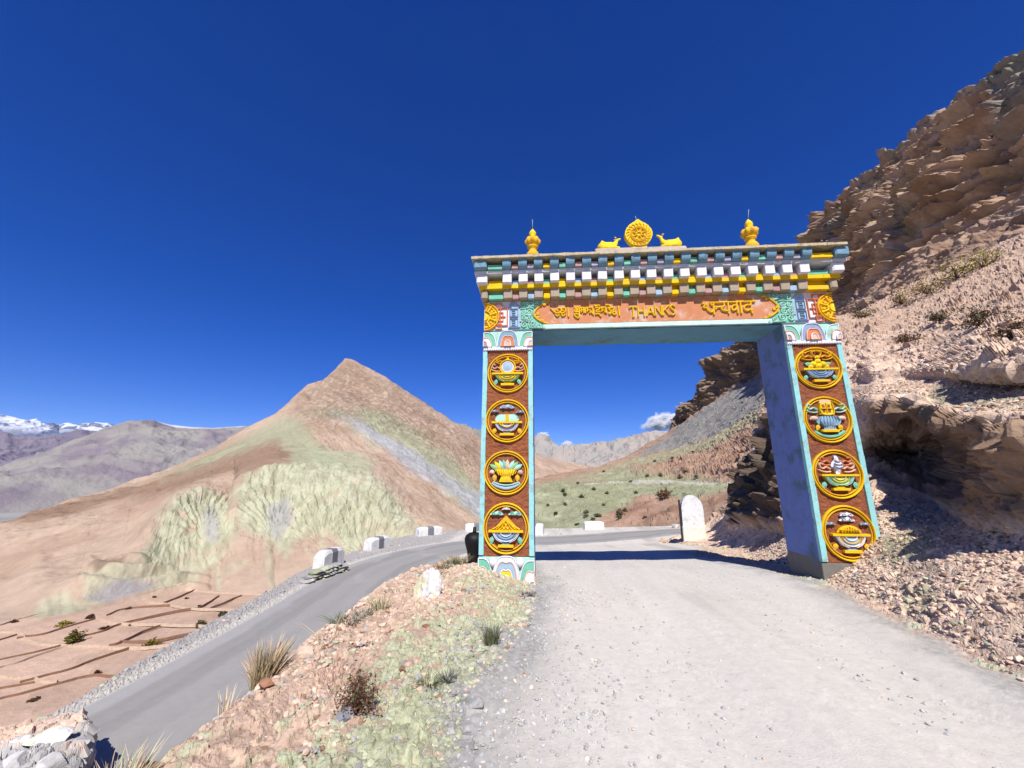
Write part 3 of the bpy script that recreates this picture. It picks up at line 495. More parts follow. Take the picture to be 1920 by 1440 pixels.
def _rs(c): return [e if e[0] == 'p' else (e[0], e[1], e[2]*float(np.interp(e[0], [1255, 1330, 1400, 1480, 1541, 1600], [1.38, 1.3, 1.14, .98, .98, 1.]))) for e in c]
a1, a2, a3, a4, a5, a6, a7, a8, a9 = map(_rs, (a1, a2, a3, a4, a5, a6, a7, a8, a9))
a10 = [('p', 10, 30, -9), ('p', 18, 32, -7), ('p', 24, 40, -3), ('p', 28, 50, 6), ('p', 36, 60, 13), ('p', 60, 60, 19), ('p', 115, 60, 20)]
def fac(P, f, seed, e=.18):
    """angular blocks: flat tilted facets parted by sharp cracks"""
    c1, c2, ci, ct = cellnoise(P*f, seed); return np.clip(c2-c1, 0, e)/e, ci, ct
def bank_disp(P, N, W, px, py):
    n = fbm(P, .28, 4, seed=61); n2 = fbm(P, 1.2, 4, seed=62); R = np.hypot(P[:, 0], P[:, 1]); wp = P+n2[:, None]*.12
    wall = sstep(W, 1.9, 2.2)*sstep(-W, -5.3, -4.9)*np.maximum(sstep(px, 1610, 1660), sstep(px, 1365, 1390)*sstep(-px, -1570, -1480))
    e1, i1, t1 = fac(wp, 6.0, 2); e2, i2, t2 = fac(wp, 14., 4); e3, i3, t3 = fac(P*[1, 1, 1.5]+n[:, None]*.4, 1.25, 6); e4, i4, t4 = fac(P*[1, 1, 1.4]+n[:, None]*.3, 2.9, 7)
    bot = sstep(W, 0., .5); rub_ = 1-wall
    k = bot*(n*.22+n2*.05)+bot*rub_*(e1*(i1**5*.06+.008+t1*.018)+e2*(i2*i2*.016+t2*.008)+fbm(P, 6., 2, seed=66)*.008)
    k += sstep(W, 5.9, 7)*(np.clip(fbm(P*[1, 1, 1.4], .3, 5, ridged=True, seed=64), -.3, 1)*.20 + e4*(i4 > .9)*(.15+t4*.2) + e1*(i1 > .5)*.05)
    k += wall*(e3*((i3-.5)*.28+t3*.30)+e4*((i4-.5)*.12+t4*.14)+e1*(t1*.05)+fbm(P, 1.3, 5, ridged=True, seed=63)*.16 + np.abs(((P[:, 2]*2.2+n*2) % 1)-.5)*.14)
    oc = wall*sstep(-px, -1570, -1480); k += oc*(e3*((i3-.5)*.4+t3*.4)+fbm(P, .5, 4, ridged=True, seed=65)*.4)
    return P + N*k[:, None]
def bank_col(P, W, px, py, N):
    n = fbm(P, .5, 4, seed=71); n2 = fbm(P, 2.2, 4, seed=72); wob = n*14+n2*8
    _, i1, _t = fac(P+fbm(P, 1.2, 4, seed=62)[:, None]*.12, 6.0, 2)
    C = mixc(np.tile(lin((232, 206, 182))*.86, (len(P), 1)), lin((218, 188, 162))*.80, sstep(n2, -.2, .3)); C = C*(1+.3*(i1-.5))[:, None]
    g = pmask(px, py, [(1650, 1060), (1665, 1010), (1730, 1000), (1770, 1020), (1735, 1050), (1690, 1070)], 10, wob)*.9
    g = np.maximum(g, pmask(px, py, [(1685, 1150), (1700, 1110), (1760, 1105), (1790, 1150), (1740, 1175)], 12, wob)*.8)
    g = np.maximum(g, pmask(px, py, [(1735, 745), (1760, 715), (1830, 705), (1900, 740), (1920, 760), (1800, 765)], 8, wob)*.75)
    g = np.maximum(g, sstep(-W, -.28, -.1)*sstep(n, -.35, .2)*(px > 1500)*.9)
    C = mixc(C, lin((178, 184, 150))*.6, g*.85)
    C = mixc(C, lin((152, 150, 146))*.58, sstep(fbm(P, .8, 3, seed=74), .22, .42)*.5)
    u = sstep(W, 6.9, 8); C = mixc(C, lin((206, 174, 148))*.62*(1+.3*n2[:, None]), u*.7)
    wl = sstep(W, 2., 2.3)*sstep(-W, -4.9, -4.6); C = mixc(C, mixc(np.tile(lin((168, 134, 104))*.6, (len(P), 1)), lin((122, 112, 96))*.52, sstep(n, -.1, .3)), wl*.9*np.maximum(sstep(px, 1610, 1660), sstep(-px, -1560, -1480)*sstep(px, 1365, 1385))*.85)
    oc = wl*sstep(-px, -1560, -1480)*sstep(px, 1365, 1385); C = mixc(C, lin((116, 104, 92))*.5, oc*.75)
    return C
M_bank = mat('rubble_conglomerate', attr=True, var=.2, nscale=9, bump=.8, bscale=22, bdist=.05, rough=.96, spec=.08)
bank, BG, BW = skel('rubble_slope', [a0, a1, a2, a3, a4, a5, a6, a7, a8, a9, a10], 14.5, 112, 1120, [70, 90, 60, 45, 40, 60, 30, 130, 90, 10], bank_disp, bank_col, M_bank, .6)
# ------------------------- far ranges and the valley floor
def far_disp(A, s):
    def f(P, N, W, px, py):
        n = fbm(P, s, 5, ridged=True, seed=81)+.5*fbm(P, s*4, 4, ridged=True, seed=82); top = sstep(-W, -2.95, -2.6)*sstep(W, 1, 1.4)+.12
        D = N*(n*A*top)[:, None]; return P + D
    return f
def far_col(c1, c2, s, snow=None):
    def f(P, W, px, py, N):
        n = fbm(P, s, 5, seed=83); C = mixc(np.tile(c1, (len(P), 1)), c2, sstep(n, -.2, .3))
        if snow: C = mixc(C, np.array([.56, .58, .63]), snow(P, W, px, py, n))
        return C
    return f
def far(name, foot, R0, skyl, R1, az, A, s, c1, c2, snow=None, zf=-200.):
    cz_ = [('p', az[0]-1, R0*.93, zf-70), ('p', az[1]+1, R0*.93, zf-70)]; c0 = [(x, y, R0) for x, y in foot]; cS = [(x, y, R1) for x, y in skyl]
    mid = []
    for x, y in skyl:
        yb = np.interp(x, [q[0] for q in foot], [q[1] for q in foot]); mid.append((x, yb*.45+y*.55, (R0*.5+R1*.5)))
    back = [('p', az[0], R1*1.3, zf-100), ('p', az[1], R1*1.3, zf-100)]
    return skel(name, [cz_, c0, mid, cS, back], az[0], az[1], 420, [6, 50, 70, 8], far_disp(A, s), far_col(c1, c2, s*2.5, snow), M_far, .25)
M_far = mat('distant_rock', attr=True, var=.1, nscale=.004, bump=.6, bscale=.012, bdist=40, rough=1, spec=0)
far('distant_hill', [(-250, 945), (0, 925), (150, 930), (520, 925)], 4300, [(-250, 905), (0, 893), (20, 885), (50, 868), (100, 845), (150, 822), (200, 805), (245, 792), (285, 788), (300, 792), (320, 797), (350, 800), (400, 803), (460, 800), (540, 812)], 6500, (-67, -32), 90, .0011, lin((176, 170, 160))*.62, lin((156, 144, 150))*.58, lambda P, W, px, py, n: pmask(px, py, [(284, 786), (300, 789), (352, 799), (400, 801), (460, 798), (460, 806), (400, 806), (350, 806), (310, 797)], 3, n*8)*.8)
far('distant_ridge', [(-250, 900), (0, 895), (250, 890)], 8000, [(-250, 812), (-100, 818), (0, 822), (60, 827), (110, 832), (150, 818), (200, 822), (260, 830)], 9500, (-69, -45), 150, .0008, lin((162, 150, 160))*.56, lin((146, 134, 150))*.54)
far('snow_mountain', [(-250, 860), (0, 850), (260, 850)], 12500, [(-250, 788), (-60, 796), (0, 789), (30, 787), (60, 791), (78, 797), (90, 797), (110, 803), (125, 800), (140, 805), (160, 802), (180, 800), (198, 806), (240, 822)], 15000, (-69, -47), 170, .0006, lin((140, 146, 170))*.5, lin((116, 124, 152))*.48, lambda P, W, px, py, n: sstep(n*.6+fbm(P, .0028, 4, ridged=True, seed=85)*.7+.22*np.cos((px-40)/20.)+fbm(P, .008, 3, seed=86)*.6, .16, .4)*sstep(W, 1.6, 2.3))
far('distant_range', [(930, 900), (1100, 905), (1350, 880)], 3000, [(930, 818), (1004, 824), (1014, 822), (1030, 834), (1053, 844), (1077, 848), (1106, 844), (1150, 840), (1193, 827), (1222, 821), (1249, 815), (1300, 800), (1380, 790)], 4600, (-8, 26), 90, .0016, lin((186, 180, 172))*.64, lin((196, 184, 172))*.64, lambda P, W, px, py, n: pmask(px, py, [(1215, 823), (1250, 814), (1250, 819), (1218, 827)], 2, n*4)*.6)
far('distant_spur', [(780, 900), (960, 900)], 2200, [(780, 840), (840, 808), (867, 800), (882, 806), (900, 813), (950, 828), (1000, 838)], 2900, (-22, -3), 50, .003, lin((172, 166, 158))*.55, lin((196, 180, 160))*.55)
# valley floor: one sheet out to the horizon
q = np.array([(x, y) for x in np.linspace(-1, 1, 161) for y in np.linspace(-1, 1, 161)]); q = np.sign(q)*np.abs(q)**2.2*30000
V = np.column_stack([q, np.full(len(q), -205.)]); nz = fbm(V, .0009, 5, seed=91); V[:, 2] += nz*9
rr = np.hypot(V[:, 0], V[:, 1]); V[:, 2] -= 20*np.exp(-(rr/300)**2)
i = np.arange(161*161).reshape(161, 161); Fv = np.stack([i[:-1, :-1], i[1:, :-1], i[1:, 1:], i[:-1, 1:]], -1).reshape(-1, 4)
Cv = mixc(np.tile(lin((186, 184, 178))*.62, (len(V), 1)), lin((172, 168, 162))*.6, sstep(nz, -.2, .3))
tag(mesh_np('valley_floor', V, Fv, mat('river_gravel', attr=True, var=.16, nscale=.004, bump=0, rough=1, spec=0), Cv), kind='structure')
# pale riverside road far down on the left
mb = MB(); M_pale = mat('pale_track', (.5, .49, .46), var=.05)
pts = [atZ(x, y, -196) for x, y in [(-220, 978), (-100, 974), (0, 970), (40, 967), (75, 965), (130, 955), (210, 948)]]; V = []
for p in pts: V += [p+np.array([0, -9, 0]), p+np.array([0, 9, 0])]
mb.add(V, [[2*i, 2*i+2, 2*i+3, 2*i+1] for i in range(len(pts)-1)], M_pale); tag(mb.build('riverside_road'), kind='structure')
# ---------------------------------------------------------------- the painted gateway
GY = 8.55; XL0, XL1, XR0, XR1 = -1.335, -.232, 5.168, 6.262; DEP = 1.1
def pm(name, rgb, k=.8, **kw):
    a = dict(rough=.75, var=.10, nscale=5, bump=.35, bscale=60, bdist=.006, dirt=tuple(lin((176, 168, 156))*.5), dirt_amt=.5, dscale=5.5, spec=.2); a.update(kw)
    return mat(name, tuple(lin(rgb)*k), **a)
K_turq = pm('turquoise_paint', (160, 220, 220), .78, dirt_amt=.6); K_aqua = pm('aqua_side_paint', (124, 144, 204), .76, dirt=tuple(lin((90, 128, 112))*.6), dirt_amt=.7, dscale=2.2, dlo=.5, bump=.5, bscale=14, bdist=.02)
K_under = pm('peeling_blue_paint', (110, 168, 196), .72, dirt=tuple(lin((120, 150, 120))*.6), dirt_amt=.8, dscale=2., bump=.6, bscale=8, bdist=.03)
K_rust = pm('rough_rust_plaster', (172, 104, 70), .78, rough=.95, var=.3, nscale=9, bump=1., bscale=26, bdist=.05, dirt=tuple(lin((150, 100, 100))*.5), dirt_amt=.45, dscale=3.2)
K_yel = pm('yellow_paint', (252, 205, 20), .78, dirt_amt=.3); K_gold = pm('ochre_gold_paint', (246, 190, 40), .76, dirt_amt=.35)
K_lem = pm('lemon_gold_paint', (250, 214, 44), .8, dirt=tuple(lin((200, 140, 40))*.6), dirt_amt=.25, bump=.3, bscale=30)
K_org = pm('faded_orange_paint', (222, 148, 104), .70, dirt=tuple(lin((214, 200, 186))*.78), dirt_amt=.8, dscale=2.6, dlo=.5)
K_rim = pm('orange_outline_paint', (236, 140, 90), .75); K_peach = pm('peach_paint', (245, 200, 175), .78)
K_white = pm('white_paint', (240, 238, 246), .8, dirt_amt=.2); K_trim = pm('pale_trim_paint', (214, 246, 240), .8, dirt_amt=.3)
K_blue = pm('sky_blue_paint', (150, 194, 220), .62); K_lblue = pm('pale_blue_paint', (180, 208, 230), .68); K_pblue = pm('powder_blue_paint', (160, 178, 214), .74)
K_teal = pm('sea_green_paint', (128, 204, 176), .76); K_mint = pm('mint_paint', (180, 232, 214), .78); K_pink = pm('dusty_pink_paint', (204, 162, 156), .7)
K_brown = pm('taupe_block_paint', (190, 170, 148), .68, dirt=tuple(lin((150, 180, 140))*.6), dirt_amt=.5); K_slab = pm('weathered_coping', (220, 206, 172), .68, dirt=tuple(lin((150, 150, 90))*.5), dirt_amt=.7, dscale=6, bump=.7, bscale=16, bdist=.03)
K_peach2 = pm('bleached_plinth_paint', (224, 206, 190), .7, dirt_amt=.6, bump=.6, bscale=20); K_ledge = pm('ledge_paint', (222, 228, 234), .82, dirt_amt=.3); K_cap = pm('weathered_cap_blue', (136, 178, 200), .62, dirt=tuple(lin((90, 110, 110))*.6), dirt_amt=.6); K_lilac = pm('lilac_paint', (196, 192, 216), .62); K_cem = pm('bare_cement', (150, 146, 138), .55, rough=.95, dirt_amt=.6)
K_green = pm('leaf_green_paint', (150, 206, 150), .72); K_steel = pm('bare_rod', (170, 180, 180), .6, rough=.5)
gate = empty('roadside_gateway', (2.46, GY, -1.9)); tag(gate, 'tall painted gateway with carved medallion pillars spanning the gravel road', 'gateway')
GL = (2.46, GY, -1.9)
def gp(mb, name, parent=None):
    o = mb.build(name)
    for v in (o,): v.data.transform(Matrix.Translation(-Vector(GL)))
    o.parent = parent or gate
    if parent: pass
    return o
def face_grid(x0, x1, z0, z1, y, nx, nz, amp, m, seed=0, edge=0.):
    """uneven hand-plastered face: a fine grid pushed in and out"""
    X, Z = np.meshgrid(np.linspace(x0, x1, nx), np.linspace(z0, z1, nz), indexing='ij'); P = np.stack([X.ravel(), np.full(X.size, y), Z.ravel()], 1)
    P[:, 1] -= fbm(P*[1, 1, 1.8], 7, 4, seed=seed)*amp + fbm(P, 1.2, 2, seed=seed+1)*edge
    i = np.arange(nx*nz).reshape(nx, nz); return P, np.stack([i[:-1, :-1], i[1:, :-1], i[1:, 1:], i[:-1, 1:]], -1).reshape(-1, 4).tolist()
def circ(cx, cz, r, n=32, a0=0., a1=2*math.pi, sx=1., sz=1.):
    closed = abs(a1-a0-2*math.pi) < 1e-6
    return [(cx+r*sx*math.cos(a0+(a1-a0)*i/(n if closed else n-1)), cz+r*sz*math.sin(a0+(a1-a0)*i/(n if closed else n-1))) for i in range(n)]
def spiral(cx, cz, r, turns, a0, dirn=1, n=18, r1=.12):
    return [(cx+r*(1-(1-r1)*i/(n-1))*math.cos(a0+dirn*turns*2*math.pi*i/(n-1)), cz+r*(1-(1-r1)*i/(n-1))*math.sin(a0+dirn*turns*2*math.pi*i/(n-1))) for i in range(n)]
class Med:
    """relief picture inside one ring, unit-circle coordinates"""
    def __init__(s, cx, cz, rx, rz, y): s.cx, s.cz, s.rx, s.rz, s.y = cx, cz, rx, rz, y; s.mb = MB(); s.k = (rx+rz)/2
    def T(s, p): return [(s.cx+a*s.rx, s.cz+b*s.rz) for a, b in p]
    def rib(s, p, w, m, d=.045, closed=False, taper=False): s.mb.ribbon(s.T(p), w*s.k, s.y, d, m, closed=closed, taper=taper)
    def sh(s, p, m, d=.04, dome=0.): s.mb.prism(s.T(p), s.y-d, s.y+.005, m, dome)
    def ring(s):
        s.mb.ribbon(s.T(circ(0, 0, .96, 48)), .075*s.k, s.y, .055, K_yel, closed=True, sm=1); s.mb.ribbon(s.T(circ(0, 0, .855, 44)), .055*s.k, s.y, .042, K_gold, closed=True, sm=1)
    def bowl(s, cz, w, h, c1, c2, c3=None, rim=K_yel, foot=True):
        arcp = [(w*math.cos(math.pi+math.pi*i/14), cz+h*math.sin(math.pi+math.pi*i/14)) for i in range(15)]
        s.sh(arcp, c1, .05, .03)
        for k, (q, c) in enumerate(((.82, c2), (.6, c3 or c1), (.38, c2))):
            s.rib([(w*q*math.cos(math.pi+math.pi*i/10), cz-.02+h*q*1.02*math.sin(math.pi+math.pi*i/10)) for i in range(11)], .045, c, .10)
        for sx in (-1, 1):
            for t in (.93, .72): s.rib([(sx*w*t, cz-.02), (sx*w*t*.93, cz-h*.3), (sx*w*t*.7, cz-h*.72), (sx*w*.3*t, cz-h*.96)], .04, c2 if t > .8 else (c3 or c1), .095)
        s.sh([(-w*1.22, cz+.05), (-w*1.22, cz-.03), (w*1.22, cz-.03), (w*1.22, cz+.05)], rim, .11)
        if foot:
            s.sh([(-.14, cz-h), (.14, cz-h), (.2, cz-h-.09), (-.2, cz-h-.09)], c1, .06); s.sh([(-.32, cz-h-.08), (.32, cz-h-.08), (.32, cz-h-.18), (-.32, cz-h-.18)], rim, .085)
    def cloud(s, cx, cz, w, m, m2=None):
        pts = [(-1, 0), (-.95, .32), (-.6, .35), (-.5, .62), (-.1, .7), (.12, .95), (.42, .6), (.75, .5), (.98, .2), (1, 0), (.5, -.16), (0, -.05), (-.5, -.16)]
        s.sh([(cx+a*w, cz+b*w*.55) for a, b in pts], m, .05, .02)
        for q in (-.45, .4): s.rib([(cx+q*w+w*.22*math.cos(t), cz+.2*w+w*.13*math.sin(t)) for t in np.linspace(0, 5, 9)], .03, m2 or m, .085)
    def swirl(s, cx, cz, sx, m, sc=1.):
        s.rib([(cx, cz), (cx+sx*.14*sc, cz+.09*sc), (cx+sx*.28*sc, cz+.02*sc), (cx+sx*.40*sc, cz+.12*sc), (cx+sx*.36*sc, cz+.24*sc), (cx+sx*.24*sc, cz+.2*sc)], .06, m, .06)
        s.rib([(cx, cz-.1*sc), (cx+sx*.16*sc, cz-.12*sc), (cx+sx*.34*sc, cz-.08*sc), (cx+sx*.44*sc, cz-.02*sc)], .055, m, .055)
    def leaf(s, cx, cz, a, L, w, m):
        c, q = math.cos(a), math.sin(a); p = [(0, 0), (.3, .5), (.65, .42), (1, 0), (.65, -.42), (.3, -.5)]
        s.sh([(cx+(u*L)*c-(v*w)*q, cz+(u*L)*q+(v*w)*c) for u, v in p], m, .045, .02)
def med_art(M, k):
    if k == 'mirror':
        M.sh(circ(0, .3, .40, 28), K_gold, .04); M.mb.ribbon(M.T(circ(0, .3, .37, 28)), .07*M.k, M.y, .075, K_yel, closed=True, sm=1); M.sh(circ(0, .3, .29, 28), K_white, .055); M.sh(circ(0, .3, .25, 24), K_lblue, .06, .02)
        M.sh([(-.1, .68), (0, .84), (.1, .68)], K_gold, .05)
        for sx in (-1, 1): M.swirl(sx*.36, .22, sx, K_peach); M.swirl(sx*.3, .58, sx, K_gold, .6); M.leaf(sx*.5, -.3, -1.2 if sx > 0 else -1.94, .36, .18, K_teal)
        M.bowl(-.06, .62, .40, K_gold, K_green, K_lem)
    elif k == 'curd':
        M.cloud(0, .58, .34, K_lblue, K_white); M.cloud(-.58, .4, .2, K_lblue); M.cloud(.6, .36, .2, K_lblue)
        M.sh([(-.55, .02), (-.5, .2), (-.36, .3), (.36, .3), (.5, .2), (.55, .02), (.3, -.12), (-.3, -.12)], K_mint, .05, .02); M.sh([(-.07, .28), (.09, .28), (.09, -.02), (-.07, -.02)], K_gold, .08)
        M.bowl(-.1, .56, .40, K_lilac, K_white, K_pblue); M.rib([(-.36, -.06), (-.26, -.22), (0, -.32), (.26, -.22), (.36, -.06)], .06, K_yel, .13)
        for sx in (-1, 1): M.leaf(sx*.52, -.34, -1.2 if sx > 0 else -1.94, .3, .2, K_gold)
    elif k == 'grass':
        for i, (a, b, c) in enumerate([(-.5, .35, K_green), (-.34, .5, K_lem), (-.16, .42, K_mint), (.04, .52, K_peach), (.2, .44, K_mint), (.36, .5, K_green), (.5, .36, K_mint), (-.05, .3, K_teal)]): M.leaf(a*.6, .12, math.atan2(b, a*1.2), .52, .2, c)
        M.sh([(-.5, .16), (.5, .16), (.42, -.04), (.2, -.16), (-.2, -.16), (-.42, -.04)], K_lem, .07, .03)
        for i in range(9): M.rib([(-.42+i*.105, .14), (-.3+i*.075, -.12)], .035, K_yel, .125)
        M.sh([(-.2, -.14), (.2, -.14), (.3, -.42), (-.3, -.42)], K_yel, .07, .02)
        for sx in (-1, 1): M.sh(circ(sx*.62, .02, .11, 14), K_peach, .04, .04); M.leaf(sx*.5, -.06, -1.57, .36, .2, K_gold)
        M.rib([(-.62, -.46), (-.4, -.6), (0, -.7), (.4, -.6), (.62, -.46)], .15, K_lblue, .05); M.rib([(-.56, -.42), (-.3, -.52), (0, -.56), (.3, -.52), (.56, -.42)], .06, K_mint, .06)
    elif k == 'knot':
        for sx in (-1, 1): M.cloud(sx*.4, .52, .3, K_mint, K_teal); M.leaf(sx*.56, -.3, -1.3 if sx > 0 else -1.84, .34, .2, K_teal)
        M.cloud(0, .72, .18, K_white)
        M.sh([(-.58, -.08), (0, .48), (.58, -.08)], K_gold, .04)
        for t in (-.34, -.17, 0., .17, .34): M.rib([(t-.24, -.04), (t*.5+.02, .34-abs(t)*.5)], .045, K_yel, .08); M.rib([(t+.24, -.04), (t*.5-.02, .34-abs(t)*.5)], .045, K_lem, .075)
        M.bowl(-.12, .6, .42, K_blue, K_white, K_pblue)
    elif k == 'fruit':
        for sx in (-1, 1): M.swirl(sx*.2, .5, sx, K_gold); M.rib([(sx*.1, .5), (sx*.2, .74), (sx*.02, .8)], .05, K_gold, .06); M.leaf(sx*.22, .12, .3 if sx > 0 else 2.84, .36, .2, K_green); M.leaf(sx*.56, -.34, -1.3 if sx > 0 else -1.84, .26, .18, K_teal)
        for a, b, r in ((0, .3, .13), (-.2, .16, .14), (.2, .16, .14), (0, .08, .13), (-.33, .03, .1), (.33, .03, .1), (0, .48, .1)): M.sh(circ(a, b, r, 14), K_lem, .05, .05)
        M.bowl(-.1, .58, .40, K_blue, K_lblue, K_pblue)
    elif k == 'shell':
        M.sh([(-.26, .72), (.26, .72), (.3, .2), (-.3, .2)], K_lem, .05); M.sh([(-.2, .84), (.2, .84), (.24, .72), (-.24, .72)], K_peach, .05)
        for a in (-.11, .11):
            for b in (.36, .57): M.sh([(a-.06, b-.07), (a+.06, b-.07), (a+.06, b+.07), (a-.06, b+.07)], K_rust, .053)
        M.rib([(-.24, .7), (-.24, .24), (.24, .24), (.24, .7)], .06, K_yel, .085); M.rib([(0, .7), (0, .26)], .05, K_yel, .08); M.rib([(-.22, .465), (.22, .465)], .05, K_yel, .08)
        for sx in (-1, 1): M.swirl(sx*.36, .42, sx, K_mint); M.sh(circ(sx*.56, .05, .17, 14, sz=.6), K_peach, .045, .04); M.leaf(sx*.4, -.2, -1.2 if sx > 0 else -1.94, .3, .18, K_gold)
        M.sh([(.5*math.cos(t), -.08+.24*math.sin(t)) for t in np.linspace(0, 2*math.pi, 18)[:-1]], K_blue, .06, .05)
        for a in np.linspace(-.38, .38, 7): M.rib([(a*.6, -.28), (a, -.08), (a*.8, .12)], .035, K_lblue, .125)
        M.sh([(-.2, -.26), (.2, -.26), (.26, -.46), (-.26, -.46)], K_lblue, .07); M.sh([(-.38, -.44), (.38, -.44), (.3, -.54), (-.3, -.54)], K_yel, .09)
        M.rib([(-.6, -.52), (-.35, -.66), (0, -.73), (.35, -.66), (.6, -.52)], .15, K_teal, .05)
    elif k == 'conch':
        M.sh([(0, .78), (.07, .7), (.06, .6), (.2, .46), (.24, .34), (.1, .08), (.05, -.04), (-.05, -.04), (-.1, .08), (-.24, .34), (-.2, .46), (-.06, .6), (-.07, .7)], K_white, .05, .06)
        for b in (.3, .42, .54): M.rib([(-.2+abs(b-.34)*.5, b), (0, b-.05), (.2-abs(b-.34)*.5, b)], .03, K_lilac, .13)
        for sx in (-1, 1): M.swirl(sx*.26, .2, sx, K_peach); M.swirl(sx*.24, .46, sx, K_rim, .9); M.leaf(sx*.56, -.3, -1.3 if sx > 0 else -1.84, .3, .2, K_teal)
        M.bowl(-.06, .58, .42, K_lem, K_mint, K_green)
    else:
        M.cloud(.02, .62, .26, K_white); M.cloud(0, .44, .3, K_white, K_lilac); M.cloud(-.62, .3, .18, K_lblue); M.cloud(.64, .3, .18, K_lblue)
        M.sh([(.46*math.cos(t), .02+.27*math.sin(t)) for t in np.linspace(0, math.pi, 14)], K_gold, .05, .03)
        for a in np.linspace(-.32, .32, 7): M.rib([(a, .04), (a*.8, .24-abs(a)*.3)], .03, K_yel, .11)
        M.rib([(-.36, .12), (.36, .12)], .03, K_yel, .11)
        M.bowl(-.06, .56, .44, K_lblue, K_white, K_gold)
        for sx in (-1, 1): M.leaf(sx*.54, -.34, -1.3 if sx > 0 else -1.84, .26, .2, K_gold)
def petal(mb, cx, z0, w, h, y, cols, clip=None, flare=.0):
    """nested lotus petals, outermost first; clip=(xmin,xmax)"""
    for k, (c, s) in enumerate(cols):
        ww = w*s; hh = h*(s*.92+.08) if s < 1 else h; pts = []
        for i in range(19):
            t = i/18.; x = -ww*math.cos(t*math.pi); z = hh*(max(0., 1-abs(math.cos(t*math.pi))**3.5))**.55
            if s < .95 and s > .5: z -= hh*.07*math.exp(-(x/(ww*.22))**2)
            pts.append([cx+x, z0+max(z, 0.0)])
        if clip: pts = [(min(max(x, clip[0]), clip[1]), z) for x, z in pts]
        q = [(x, z) for i, (x, z) in enumerate(pts)]; d = .03+.022*k
        mb.prism(q, y-d, y+.003, c)
        mb.ribbon(q, .022, y-d, .016, K_white if k != 1 else K_peach, sm=1)
